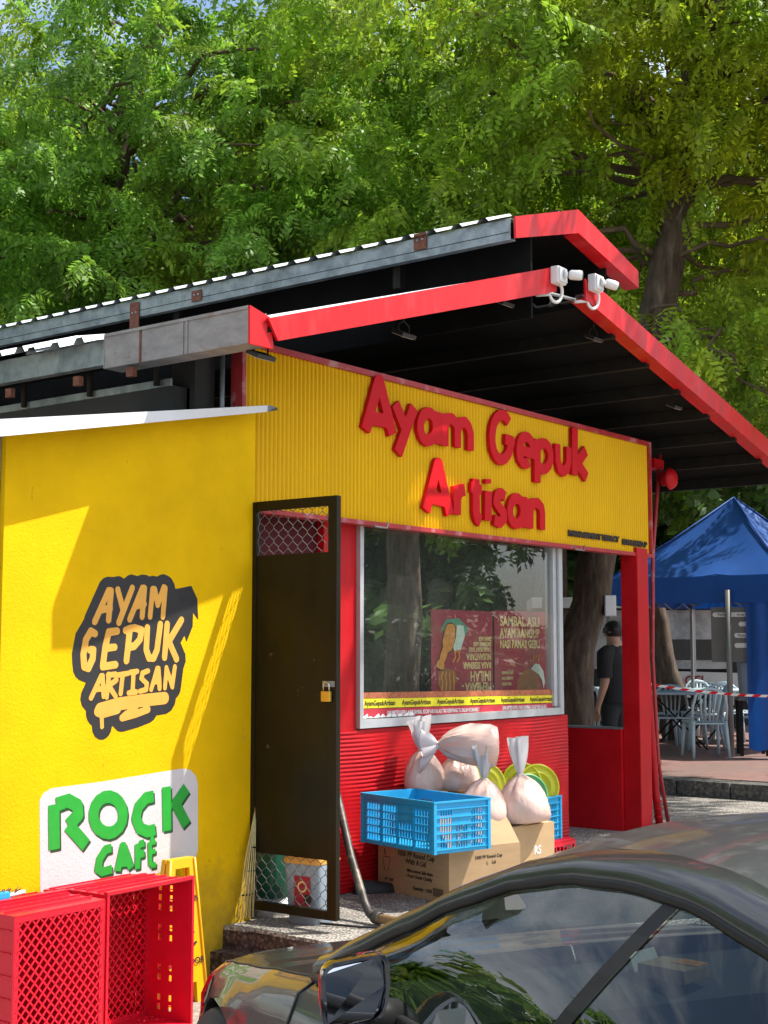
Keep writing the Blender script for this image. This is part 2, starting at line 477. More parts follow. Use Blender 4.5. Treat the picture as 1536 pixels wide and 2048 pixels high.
def grime(mat, z_lo, z_hi, dirt, scratch):
    """weathering on the plaster: blotchy grime near its foot and short scuffs, both of their own shape"""
    n = M_[mat].node_tree; L = n.links.new; P = n.nodes['Principled BSDF']
    src = P.inputs['Base Color'].links[0].from_socket
    t = n.nodes.new('ShaderNodeTexCoord'); sp = n.nodes.new('ShaderNodeSeparateXYZ'); L(t.outputs['Object'], sp.inputs[0])
    nz = n.nodes.new('ShaderNodeTexNoise'); nz.inputs['Scale'].default_value = 5; nz.inputs['Detail'].default_value = 9; nz.inputs['Roughness'].default_value = 0.7; L(t.outputs['Object'], nz.inputs['Vector'])
    mr = n.nodes.new('ShaderNodeMapRange'); mr.inputs['From Min'].default_value, mr.inputs['From Max'].default_value = z_hi, z_lo; L(sp.outputs['Z'], mr.inputs['Value'])
    ad = n.nodes.new('ShaderNodeMath'); ad.operation = 'ADD'; L(mr.outputs['Result'], ad.inputs[0]); L(nz.outputs['Fac'], ad.inputs[1])
    m2 = n.nodes.new('ShaderNodeMapRange'); m2.inputs['From Min'].default_value, m2.inputs['From Max'].default_value, m2.inputs['To Max'].default_value = 0.72, 1.35, 0.75; L(ad.outputs[0], m2.inputs['Value'])
    mx1 = n.nodes.new('ShaderNodeMix'); mx1.data_type = 'RGBA'; mx1.inputs['B'].default_value = (*dirt, 1); L(m2.outputs['Result'], mx1.inputs['Factor']); L(src, mx1.inputs['A'])
    mp_ = n.nodes.new('ShaderNodeMapping'); mp_.inputs['Scale'].default_value = (3.0, 1, 1.0); L(t.outputs['Object'], mp_.inputs['Vector'])
    n3 = n.nodes.new('ShaderNodeTexNoise'); n3.inputs['Scale'].default_value = 13; n3.inputs['Detail'].default_value = 6; n3.inputs['Roughness'].default_value = 0.75; L(mp_.outputs['Vector'], n3.inputs['Vector'])
    m3 = n.nodes.new('ShaderNodeMapRange'); m3.inputs['From Min'].default_value, m3.inputs['From Max'].default_value, m3.inputs['To Max'].default_value = 0.66, 0.71, 0.75; L(n3.outputs['Fac'], m3.inputs['Value'])
    mx2 = n.nodes.new('ShaderNodeMix'); mx2.data_type = 'RGBA'; mx2.inputs['B'].default_value = (*scratch, 1); L(m3.outputs['Result'], mx2.inputs['Factor']); L(mx1.outputs['Result'], mx2.inputs['A'])
    L(mx2.outputs['Result'], P.inputs['Base Color'])
grime('gate_paint', -2.0, -1.0, (0.03, 0.025, 0.02), (0.16, 0.13, 0.10))
grime('yellow_plaster', 0.0, 0.85, (0.15, 0.12, 0.03), (0.24, 0.15, 0.015))
glass('shop_glass', (0.80, 0.86, 0.84), 0.085, haze=0.035)
glass('car_glass', (0.22, 0.27, 0.26), 0.075)
pm('car_paint', (0.038, 0.039, 0.041), 0.36, metal=0.5, var=0.05, scale=10, coat=0.55, rough_var=0.05)
pm('car_roof', (0.040, 0.041, 0.042), 0.42, metal=0.1, var=0.2, scale=14, coat=0.35, col2=(0.10, 0.10, 0.095), fac2=(0.52, 0.75))
pm('car_trim', (0.012, 0.012, 0.012), 0.5, spec=0.25, var=0.1)
pm('car_gloss', (0.012, 0.012, 0.012), 0.08, var=0.05, coat=1.0)
pm('car_inside', (0.06, 0.06, 0.058), 0.8, var=0.15, scale=10)
pm('mirror_glass', (0.75, 0.77, 0.8), 0.01, metal=1.0, var=0.0)
pm('paper', (0.70, 0.70, 0.68), 0.7, var=0.04)
pm('lens', (0.05, 0.05, 0.05), 0.05, var=0.02, coat=1.0)
pm('lamp_glass', (0.62, 0.55, 0.45), 0.25, var=0.05)
SIGN = [('A',[(0.085,[(1.051,2.811),(1.178,3.13),(1.191,3.132),(1.323,2.816)]),(0.085,[(1.109,2.892),(1.279,2.895)])]),('y',[(0.085,[(1.352,3.016),(1.446,2.884)]),(0.085,[(1.548,3.022),(1.379,2.706)])]),('a',[(0.074,[(1.791,2.926),(1.783,2.887),(1.762,2.853),(1.729,2.83),(1.693,2.822),(1.658,2.83),(1.632,2.852),(1.617,2.885),(1.617,2.923),(1.632,2.96),(1.659,2.989),(1.694,3.005),(1.73,3.006),(1.762,2.991),(1.784,2.963),(1.791,2.926)]),(0.085,[(1.806,3.027),(1.804,2.816)])]),('m',[(0.085,[(1.888,3.023),(1.887,2.812)]),(0.074,[(1.894,2.953),(1.924,2.997),(1.974,3.003),(2.014,2.98),(2.038,2.948),(2.037,2.818)]),(0.074,[(2.044,2.949),(2.075,2.99),(2.126,3.0),(2.167,2.976),(2.192,2.932),(2.191,2.815)])]),('G',[(0.074,[(2.676,3.07),(2.644,3.099),(2.604,3.112),(2.562,3.106),(2.522,3.083),(2.489,3.046),(2.467,2.999),(2.457,2.946),(2.46,2.895),(2.477,2.849),(2.505,2.815),(2.542,2.795),(2.583,2.793),(2.625,2.809),(2.661,2.84),(2.689,2.885),(2.687,2.893),(2.711,2.942),(2.623,2.945)])]),('e',[(0.074,[(2.814,2.89),(2.975,2.883),(2.991,2.882),(2.995,2.918),(2.986,2.952),(2.965,2.978),(2.936,2.993),(2.903,2.996),(2.869,2.985),(2.84,2.963),(2.819,2.932),(2.809,2.897),(2.811,2.862),(2.825,2.832),(2.849,2.81),(2.88,2.8),(2.914,2.802),(2.946,2.818)])]),('p',[(0.085,[(3.06,2.997),(3.054,2.681)]),(0.074,[(3.246,2.892),(3.236,2.852),(3.21,2.816),(3.173,2.792),(3.131,2.784),(3.092,2.792),(3.061,2.816),(3.045,2.85),(3.046,2.89),(3.064,2.929),(3.095,2.959),(3.135,2.976),(3.177,2.977),(3.213,2.961),(3.238,2.931),(3.246,2.892)])]),('u',[(0.074,[(3.345,2.996),(3.346,2.874),(3.378,2.813),(3.43,2.797),(3.484,2.829),(3.506,2.88),(3.509,2.99)])]),('k',[(0.085,[(3.603,3.146),(3.594,2.79)]),(0.085,[(3.77,2.994),(3.635,2.885),(3.775,2.788)])]),('A',[(0.085,[(1.677,2.369),(1.807,2.683),(1.817,2.684),(1.943,2.363)]),(0.085,[(1.738,2.459),(1.9,2.45)])]),('r',[(0.085,[(2.03,2.557),(2.029,2.369)]),(0.085,[(2.036,2.498),(2.071,2.533),(2.122,2.543)])]),('t',[(0.085,[(2.254,2.629),(2.256,2.406),(2.273,2.364),(2.308,2.347)]),(0.07,[(2.194,2.567),(2.323,2.559)])]),('i',[(0.085,[(2.403,2.56),(2.4,2.358)]),(0.072,[(2.402,2.643),(2.405,2.612)])]),('s',[(0.074,[(2.617,2.539),(2.571,2.56),(2.52,2.54),(2.501,2.494),(2.542,2.458),(2.596,2.428),(2.601,2.388),(2.55,2.354),(2.477,2.369)])]),('a',[(0.074,[(2.852,2.458),(2.844,2.42),(2.822,2.387),(2.79,2.366),(2.754,2.36),(2.72,2.369),(2.694,2.392),(2.68,2.425),(2.68,2.463),(2.695,2.498),(2.723,2.526),(2.757,2.541),(2.793,2.54),(2.824,2.523),(2.845,2.494),(2.852,2.458)]),(0.085,[(2.866,2.561),(2.862,2.343)])]),('n',[(0.085,[(2.953,2.548),(2.949,2.342)]),(0.074,[(2.957,2.481),(2.997,2.526),(3.057,2.533),(3.106,2.504),(3.119,2.463),(3.116,2.344)])])]
LOGO = [('A',[(0.034,[(-1.062,1.615),(-0.979,1.768),(-0.962,1.768),(-0.975,1.624)]),(0.034,[(-1.03,1.672),(-0.966,1.682)])]),('Y',[(0.034,[(-0.919,1.774),(-0.887,1.684)]),(0.034,[(-0.825,1.786),(-0.909,1.613)])]),('A',[(0.034,[(-0.838,1.631),(-0.758,1.788),(-0.744,1.788),(-0.757,1.645)]),(0.034,[(-0.801,1.698),(-0.744,1.707)])]),('M',[(0.032,[(-0.703,1.646),(-0.689,1.786),(-0.675,1.785),(-0.652,1.706),(-0.613,1.797),(-0.602,1.793),(-0.616,1.647)])]),('G',[(0.037,[(-1.059,1.558),(-1.085,1.57),(-1.115,1.529),(-1.129,1.457),(-1.122,1.401),(-1.096,1.393),(-1.071,1.437),(-1.067,1.481),(-1.088,1.481)])]),('E',[(0.037,[(-0.919,1.572),(-0.973,1.567),(-0.993,1.498),(-1.007,1.4),(-0.926,1.409)]),(0.037,[(-0.988,1.489),(-0.934,1.494)])]),('P',[(0.037,[(-0.837,1.585),(-0.856,1.428)]),(0.037,[(-0.865,1.576),(-0.809,1.59),(-0.758,1.578),(-0.769,1.531),(-0.807,1.498),(-0.843,1.494)])]),('U',[(0.037,[(-0.721,1.591),(-0.726,1.481),(-0.706,1.439),(-0.675,1.439),(-0.653,1.481),(-0.633,1.609)])]),('K',[(0.037,[(-0.586,1.61),(-0.6,1.443)]),(0.037,[(-0.485,1.633),(-0.572,1.524),(-0.517,1.434)])]),('A',[(0.027,[(-1.077,1.252),(-1.016,1.356),(-1.006,1.356),(-0.998,1.258)]),(0.027,[(-1.052,1.292),(-0.997,1.296)])]),('R',[(0.027,[(-0.968,1.363),(-0.978,1.254)]),(0.027,[(-0.974,1.359),(-0.925,1.363),(-0.919,1.334),(-0.967,1.309),(-0.922,1.256)])]),('T',[(0.027,[(-0.914,1.358),(-0.843,1.367)]),(0.027,[(-0.879,1.362),(-0.89,1.268)])]),('I',[(0.027,[(-0.832,1.37),(-0.784,1.375)]),(0.027,[(-0.808,1.372),(-0.813,1.272)]),(0.027,[(-0.838,1.27),(-0.789,1.274)])]),('S',[(0.027,[(-0.712,1.376),(-0.75,1.366),(-0.756,1.339),(-0.718,1.314),(-0.721,1.285),(-0.763,1.277)])]),('A',[(0.027,[(-0.689,1.284),(-0.651,1.388),(-0.64,1.388),(-0.632,1.287)]),(0.027,[(-0.673,1.321),(-0.633,1.324)])]),('N',[(0.027,[(-0.595,1.29),(-0.587,1.392),(-0.544,1.293),(-0.528,1.396)])])]
SWOOSH = [(0.062,[(-1.017,1.197),(-0.9,1.219),(-0.745,1.231),(-0.596,1.239)]),(0.05,[(-1.03,1.187),(-0.996,1.18),(-0.91,1.195)]),(0.036,[(-0.876,1.151),(-0.788,1.166),(-0.708,1.186)]),(0.03,[(-0.879,1.153),(-0.849,1.171),(-0.789,1.189)]),(0.024,[(-1.008,1.174),(-1.003,1.113)])]
PLUME = [[(-0.572,1.782),(-0.416,1.813),(-0.371,1.744),(-0.363,1.635),(-0.401,1.673),(-0.402,1.603),(-0.447,1.518),(-0.466,1.585),(-0.495,1.524),(-0.569,1.635)],[(-1.033,1.791),(-0.98,1.825),(-0.893,1.821),(-0.804,1.841),(-0.713,1.828),(-0.62,1.844),(-0.537,1.817),(-0.524,1.757),(-1.021,1.742)]]
ROCK = [('R',[(0.064,[(-1.287,0.77),(-1.278,0.565)]),(0.064,[(-1.272,0.769),(-1.202,0.782),(-1.146,0.754),(-1.14,0.71),(-1.199,0.669)]),(0.064,[(-1.199,0.669),(-1.089,0.564)])]),('O',[(0.06,[(-0.86,0.685),(-0.865,0.654),(-0.883,0.628),(-0.911,0.612),(-0.944,0.606),(-0.978,0.613),(-1.009,0.63),(-1.033,0.655),(-1.046,0.686),(-1.046,0.717),(-1.035,0.746),(-1.013,0.767),(-0.982,0.779),(-0.948,0.779),(-0.914,0.767),(-0.886,0.746),(-0.867,0.717),(-0.86,0.685)])]),('C',[(0.058,[(-0.661,0.757),(-0.712,0.753),(-0.761,0.716),(-0.777,0.661),(-0.748,0.609),(-0.697,0.587),(-0.646,0.595)])]),('K',[(0.061,[(-0.575,0.797),(-0.565,0.578)]),(0.061,[(-0.433,0.781),(-0.509,0.707),(-0.429,0.594)])]),('C',[(0.042,[(-0.931,0.535),(-0.969,0.531),(-1.004,0.492),(-1.014,0.446),(-0.987,0.427),(-0.924,0.435)])]),('A',[(0.04,[(-0.891,0.419),(-0.861,0.536),(-0.853,0.535),(-0.804,0.424)]),(0.04,[(-0.876,0.457),(-0.827,0.457)])]),('F',[(0.036,[(-0.763,0.537),(-0.762,0.415)]),(0.036,[(-0.751,0.532),(-0.718,0.536)]),(0.036,[(-0.756,0.483),(-0.717,0.487)])]),('E',[(0.026,[(-0.684,0.537),(-0.676,0.421)]),(0.026,[(-0.678,0.532),(-0.644,0.534)]),(0.026,[(-0.677,0.487),(-0.643,0.489)]),(0.026,[(-0.676,0.419),(-0.638,0.422)]),(0.026,[(-0.679,0.549),(-0.656,0.552)])])]
ROCKPANEL = [(-1.338,0.371),(-1.356,0.791),(-1.34,0.816),(-1.303,0.833),(-0.998,0.841),(-0.458,0.868),(-0.41,0.858),(-0.375,0.829),(-0.363,0.793),(-0.356,0.46),(-0.372,0.423),(-0.543,0.405),(-0.77,0.359)]
# ------------------------------------------------------------------ ground materials
def stone_mat(name, c_lo, c_hi, joint, scale, rough=0.85, bump=0.6, big=0.0, stain=(0.05, 0.045, 0.04)):
    m = bpy.data.materials.new(name); m.use_nodes = True
    n = m.node_tree; P = n.nodes['Principled BSDF']; L = n.links.new
    t = n.nodes.new('ShaderNodeTexCoord')
    v = n.nodes.new('ShaderNodeTexVoronoi'); v.inputs['Scale'].default_value = scale; L(t.outputs['Object'], v.inputs['Vector'])
    sp = n.nodes.new('ShaderNodeSeparateColor'); L(v.outputs['Color'], sp.inputs['Color'])
    mxx = n.nodes.new('ShaderNodeMix'); mxx.data_type = 'RGBA'; mxx.inputs['A'].default_value = (*c_lo, 1); mxx.inputs['B'].default_value = (*c_hi, 1); L(sp.outputs[0], mxx.inputs['Factor'])
    r = n.nodes.new('ShaderNodeMapRange'); r.inputs['From Min'].default_value = 0.35; r.inputs['From Max'].default_value = 0.75; L(v.outputs['Distance'], r.inputs['Value'])
    m2 = n.nodes.new('ShaderNodeMix'); m2.data_type = 'RGBA'; m2.inputs['B'].default_value = (*joint, 1); L(r.outputs['Result'], m2.inputs['Factor']); L(mxx.outputs['Result'], m2.inputs['A'])
    nz = n.nodes.new('ShaderNodeTexNoise'); nz.inputs['Scale'].default_value = 1.7; nz.inputs['Detail'].default_value = 8; nz.inputs['Roughness'].default_value = 0.65; L(t.outputs['Object'], nz.inputs['Vector'])
    r3 = n.nodes.new('ShaderNodeMapRange'); r3.inputs['From Min'].default_value = 0.46; r3.inputs['From Max'].default_value = 0.72; r3.inputs['To Max'].default_value = 0.65; L(nz.outputs['Fac'], r3.inputs['Value'])
    m3 = n.nodes.new('ShaderNodeMix'); m3.data_type = 'RGBA'; m3.inputs['B'].default_value = (*stain, 1); L(r3.outputs['Result'], m3.inputs['Factor']); L(m2.outputs['Result'], m3.inputs['A'])
    L(m3.outputs['Result'], P.inputs['Base Color']); P.inputs['Roughness'].default_value = rough
    b = n.nodes.new('ShaderNodeBump'); b.inputs['Strength'].default_value = bump; b.inputs['Distance'].default_value = 0.006; b.invert = True
    L(v.outputs['Distance'], b.inputs['Height']); L(b.outputs['Normal'], P.inputs['Normal'])
    M_[name] = m
stone_mat('pebble_concrete', (0.22, 0.20, 0.17), (0.60, 0.56, 0.50), (0.12, 0.105, 0.09), 70, bump=0.9)
stone_mat('lot_concrete', (0.28, 0.25, 0.21), (0.44, 0.40, 0.34), (0.24, 0.21, 0.18), 40, bump=0.3)
stone_mat('step_stone', (0.05, 0.032, 0.024), (0.19, 0.12, 0.085), (0.03, 0.02, 0.016), 45, bump=0.9, stain=(0.02, 0.02, 0.018))
stone_mat('kerb_stone', (0.08, 0.08, 0.07), (0.18, 0.17, 0.15), (0.05, 0.05, 0.045), 30, bump=0.5)
def tile_mat():
    m = bpy.data.materials.new('platform_tile'); m.use_nodes = True
    n = m.node_tree; P = n.nodes['Principled BSDF']; L = n.links.new
    t = n.nodes.new('ShaderNodeTexCoord'); b = n.nodes.new('ShaderNodeTexBrick'); b.inputs['Scale'].default_value = 3.0
    b.inputs['Color1'].default_value = (0.25, 0.125, 0.105, 1); b.inputs['Color2'].default_value = (0.19, 0.095, 0.08, 1); b.inputs['Mortar'].default_value = (0.16, 0.13, 0.11, 1); b.inputs['Mortar Size'].default_value = 0.012
    L(t.outputs['Object'], b.inputs['Vector'])
    nz = n.nodes.new('ShaderNodeTexNoise'); nz.inputs['Scale'].default_value = 1.2; nz.inputs['Detail'].default_value = 7; L(t.outputs['Object'], nz.inputs['Vector'])
    r = n.nodes.new('ShaderNodeMapRange'); r.inputs['From Min'].default_value = 0.4; r.inputs['From Max'].default_value = 0.65; r.inputs['To Max'].default_value = 0.75; L(nz.outputs['Fac'], r.inputs['Value'])
    mm = n.nodes.new('ShaderNodeMix'); mm.data_type = 'RGBA'; mm.inputs['B'].default_value = (0.16, 0.11, 0.09, 1); L(r.outputs['Result'], mm.inputs['Factor']); L(b.outputs['Color'], mm.inputs['A'])
    L(mm.outputs['Result'], P.inputs['Base Color']); P.inputs['Roughness'].default_value = 0.7
    M_['platform_tile'] = m
tile_mat()

# ------------------------------------------------------------------ ground, slab, steps, platform
GL, FL, PL = -0.25, 0.05, 0.21
def struct(name, mb, mat):
    return tag(mb.build(name, mat), kind='structure')
struct('ground', MB().add([(-150, -150, GL), (200, -150, GL), (200, 200, GL), (-150, 200, GL)], [(0, 1, 2, 3)]), 'lot_concrete')
rng = random.Random(4)
def jag(pts, n, a):
    o = []
    for i in range(len(pts) - 1):
        for k in range(n):
            t = k / n
            o.append((pts[i][0] + (pts[i + 1][0] - pts[i][0]) * t + rng.uniform(-a, a), pts[i][1] + (pts[i + 1][1] - pts[i][1]) * t + rng.uniform(-a, a)))
    o.append(pts[-1]); return o
edge = jag([(-0.145, 0.0), (-0.115, -0.29), (-0.14, -0.7), (-0.10, -1.3), (0.3, -1.9)], 5, 0.008)
struct('slab', MB().prism([(-0.145, 14.0)] + edge + [(7.33, -1.9), (7.33, 14.0)], 'z', GL - 0.1, FL), 'pebble_concrete')
# riser skin, a darker stone facing below the slab's nosing, and the lower step
nos = [(x - 0.004, y - 0.002) for x, y in edge]
struct('step_riser', MB().prism([(0.1, 0.02), (-0.149, 0.02)] + nos[:-1] + [(0.0, -1.5)], 'z', GL, FL - 0.018), 'step_stone')
low = jag([(-0.245, 0.0), (-0.215, -0.2), (-0.20, -0.45), (-0.22, -1.0), (-0.16, -1.5)], 5, 0.008)
struct('step', MB().prism([(0.0, -0.002)] + low + [(0.0, -1.6)], 'z', GL - 0.1, -0.065), 'step_stone')
struct('platform', MB().prism([(7.62, -8), (60, -8), (60, 60), (7.62, 60)], 'z', GL - 0.1, PL), 'platform_tile')
kerb = thing('kerb', 'worn grey kerb stones along the raised red tiled platform', 'kerb', (7.5, 2, FL))
y = -6.0
while y < 9:
    l = rng.uniform(0.55, 0.85); dx = rng.uniform(-0.02, 0.02)
    MB().bevbox(7.34 + dx, 7.62, y, y + l - 0.012, FL - 0.02, PL + rng.uniform(-0.012, 0.012), 0.02).build('kerb_stone', 'kerb_stone', kerb)
    y += l

# ------------------------------------------------------------------ mural wall
XR = 0.06
wall = thing('mural_wall', 'yellow plastered wall with painted shop lettering left of the steel gate', 'wall', (-0.77, 0.06, GL))
MB().prism([(-1.606, GL), (XR, GL), (XR, 2.795), (-1.606, 2.45)], 'y', 0.0, 0.14).build('plaster_wall', 'yellow_plaster', wall)
MB().prism([(-1.76, GL), (-1.609, GL), (-1.609, 2.45), (-1.76, 2.42)], 'y', 0.03, 0.14).build('grey_post', 'galvanised', wall)
# sloping roof sheet above the wall with its white front strip
fz0, fz1 = 2.43, 2.775
mb = MB()
mb.add([(-1.95, -0.215, 2.375), (0.0, -0.145, 2.765), (0.0, -0.145, 2.800), (-1.95, -0.215, 2.455), (-1.95, -0.205, 2.375), (0.0, -0.135, 2.765), (0.0, -0.135, 2.800), (-1.95, -0.205, 2.455)],
       [(0, 1, 2, 3), (7, 6, 5, 4), (0, 4, 5, 1), (3, 2, 6, 7), (1, 5, 6, 2), (0, 3, 7, 4)])
mb.build('front_strip', 'white_metal', wall)
MB().add([(-1.95, -0.205, 2.44), (0.0, -0.135, 2.79), (0.0, 0.5, 2.83), (-1.95, 0.5, 2.48), (-1.95, -0.205, 2.452), (0.0, -0.135, 2.802), (0.0, 0.5, 2.842), (-1.95, 0.5, 2.492)],
         [(0, 3, 2, 1), (4, 5, 6, 7), (0, 1, 5, 4), (2, 3, 7, 6), (1, 2, 6, 5), (3, 0, 4, 7)]).build('roof_sheet', 'galvanised', wall)
mb = MB().add([(0.0, -0.15, 2.765), (0.10, -0.135, 2.79), (0.12, -0.10, 2.812), (0.0, -0.14, 2.805), (0.0, -0.10, 2.78), (0.10, -0.09, 2.80)], [(0, 1, 2, 3), (0, 4, 5, 1), (1, 5, 2)])
mb.build('bent_strip_end', 'galvanised', wall)
# painted white panel, its green lettering with dark drop edge
rp = contours(poly_field(ROCKPANEL, np.full((160, 140), 9.0), -1.55, 0.05, 0.008) - 0.012, -1.55, 0.05, 0.008, 0.002)
panel = meshobj('painted_panel', flat_mesh('painted_panel', rp, -0.001, 0.002), 'white_paint', wall)
for q_, (ch, st) in enumerate(ROCK):
    dy = 0.0004 * q_
    F, x0, z0 = field(st, 0.005, 0.12, True)
    sh = [(a + 0.011, b - 0.013) for a, b in [(0, 0)]][0]
    me = flat_mesh('letter_edge', [[(a + sh[0], b + sh[1]) for a, b in l] for l in contours(F, x0, z0, 0.005, 0.0022)], -0.0018 - dy * 0.3, 0.001)
    lo = meshobj('letter_edge', me, 'dark_green_paint', panel)
    meshobj('letter', flat_mesh('letter', contours(F, x0, z0, 0.005, 0.0022), -0.0036 - dy * 0.3, 0.001), 'green_paint', panel)
# painted badge: black ground and orange lettering
allst = [s for _, st in LOGO for s in st]
F, x0, z0 = field(allst + SWOOSH, 0.006, 0.16, False)
F = F - 0.050
for p in PLUME: F = poly_field(p, F, x0, z0, 0.006)
badge = meshobj('painted_badge', flat_mesh('painted_badge', contours(F, x0, z0, 0.006, 0.0025), -0.001, 0.002), 'black_paint', wall)
for q_, (ch, st) in enumerate(LOGO):
    F, x0, z0 = field(st, 0.004, 0.08, False)
    meshobj('letter', flat_mesh('letter', contours(F, x0, z0, 0.004, 0.0018), -0.002 - 0.0001 * q_, 0.001), 'orange_paint', badge)
F, x0, z0 = field(SWOOSH, 0.004, 0.1, False)
meshobj('swoosh', flat_mesh('swoosh', contours(F, x0, z0, 0.004, 0.0018), -0.0019, 0.001), 'orange_paint', badge)

# ------------------------------------------------------------------ kiosk walls and window
kiosk = thing('kiosk', 'red painted kiosk front with ribbed lower wall and corner pillar', 'kiosk', (2.4, 0.2, FL))
WY = 0.12
MB().bevbox(0.80, 1.11, WY, WY + 0.12, FL, 2.26, 0.006).build('pilaster', 'red_paint', kiosk)
MB().box(0.06, 0.80, WY + 0.05, WY + 0.1, 1.98, 2.30).build('transom', 'shaded_red', kiosk)  # kiosk red with the shade under the sign put into its colour
MB().box(0.06, 3.6, WY - 0.03, WY + 0.1, 2.278, 2.33).build('lintel', 'red_trim', kiosk)
# ribbed board under the window: horizontal grooves of uneven depth
P = []
nz_, nx_ = 190, 60
z0b, z1b = FL + 0.005, 1.0
r2 = random.Random(9)
ph = [r2.uniform(0, 6.28) for _ in range(6)]
for i in range(nz_ + 1):
    z = z0b + (z1b - z0b) * i / nz_
    row = []
    for j in range(nx_ + 1):
        x = 0.93 + (3.62 - 0.93) * j / nx_
        wv = z * 2 * math.pi / 0.0245 + 0.9 * math.sin(x * 3.1 + ph[0] + z * 2.0) + 0.5 * math.sin(x * 9.7 + ph[1])
        d = 0.0045 * (0.55 + 0.45 * math.sin(x * 5.3 + z * 9 + ph[2])) * (1 + math.sin(wv)) ** 0.7
        row.append((x, WY - 0.014 - d, z))
    P.append(row)
mb = MB().grid(P)
mb.box(0.925, 3.625, WY - 0.010, WY + 0.04, z0b, z1b)
mb.build('ribbed_wall', 'red_paint', kiosk)
MB().bevbox(4.58, 4.77, 0.0, 0.15, FL, 2.30, 0.008).build('pillar', 'red_paint', kiosk)
sw = MB().bevbox(4.55, 4.70, 0.152, 3.2, FL, 0.848, 0.006).build('side_wall', 'red_paint', kiosk)
MB().box(4.548, 4.702, 0.153, 3.2, 0.850, 0.862).build('ledge', 'galvanised', sw)
win = MB()
wx0, wx1, wz0, wz1 = 1.11, 3.545, 1.008, 2.276
win.box(wx0, wx0 + 0.035, WY - 0.03, WY + 0.06, wz0, wz1)
win.box(wx1 - 0.05, wx1, WY - 0.03, WY + 0.06, wz0, wz1)
win.box(wx1 - 0.105, wx1 - 0.06, WY - 0.01, WY + 0.06, wz0 + 0.06, wz1)
win.box(wx0 + 0.037, wx1 - 0.052, WY - 0.03, WY + 0.06, wz0, wz0 + 0.05)
win.box(wx0 + 0.037, wx1 - 0.052, WY - 0.015, WY + 0.05, wz1 - 0.03, wz1)
wf = win.build('window', 'aluminium', kiosk)
for a, b in ((wx0 + 0.036, 2.18), (2.186, wx1 - 0.107)):
    MB().add([(a, WY + 0.015, wz0 + 0.051), (b, WY + 0.015, wz0 + 0.051), (b, WY + 0.015, wz1 - 0.031), (a, WY + 0.015, wz1 - 0.031)], [(0, 1, 2, 3)]).build('pane', 'shop_glass', wf)
# window strips behind the lower glass
def quad_xz(x0, x1, zl0, zl1, zr0, zr1, y):
    return MB().add([(x0, y, zl0), (x1, y, zr0), (x1, y, zr1), (x0, y, zl1)], [(0, 1, 2, 3)])
sx0, sx1 = wx0 + 0.037, wx1 - 0.052
ys = WY + 0.011
quad_xz(sx0, sx1, 1.186, 1.222, 1.150, 1.190, ys).build('brick_strip', 'strip_brick', wf)
quad_xz(sx0, sx1, 1.126, 1.184, 1.094, 1.148, ys).build('yellow_strip', 'strip_yellow', wf)
quad_xz(sx0, sx1, 1.066, 1.122, 1.050, 1.090, ys).build('red_strip', 'strip_red', wf)
for k in range(6):
    x = 1.36 + k * 0.385
    t = (x - sx0) / (sx1 - sx0)
    lettering('AyamGepukArtisan', 0.046, frame((x, ys - 0.0015, 1.155 - 0.034 * t), (1, 0, -0.014), (0, 0, 1)), 'ink', wf, bold=0.0006, sx=0.86)
lettering('UNLIMITED REFILL NASI SAMBAL KICAP AIR KALAU TAK KENYANG TU SALAH KORANG !', 0.036, frame((1.95, ys - 0.0015, 1.082), (1, 0, -0.012), (0, 0, 1)), 'label_white', wf, bold=0.0008, sx=0.72)
lettering('UNLIMITED REFILL NASI SAMBAL KICAP AIR KALAU', 0.036, frame((3.06, ys - 0.0015, 1.072), (1, 0, -0.012), (0, 0, 1)), 'label_white', wf, bold=0.0008, sx=0.72)
mb = MB()
r2 = random.Random(2)
for k in range(9):
    x = sx0 + 0.02 + k * 0.06; h = r2.uniform(0.012, 0.03)
    mb.add([(x, ys - 0.002, 1.064), (x + 0.075, ys - 0.002, 1.064), (x + r2.uniform(0.03, 0.07), ys - 0.002, 1.064 + h)], [(0, 1, 2)])
mb.build('torn_edge', 'label_white', wf)
# inside the kiosk: back wall, floor level counter
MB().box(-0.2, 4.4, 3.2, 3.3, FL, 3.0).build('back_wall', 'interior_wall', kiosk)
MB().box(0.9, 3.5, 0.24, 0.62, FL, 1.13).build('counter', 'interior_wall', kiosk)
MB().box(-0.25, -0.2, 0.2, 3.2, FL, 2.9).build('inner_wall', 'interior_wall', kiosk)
for hx in (1.22, 3.66):
    MB().tube([(hx - 0.12, -0.02, 2.245), (hx - 0.12, -0.03, 2.225), (hx, -0.03, 2.222), (hx + 0.012, -0.028, 2.262)], 0.006, 6).build('hook', 'galvanised', kiosk)

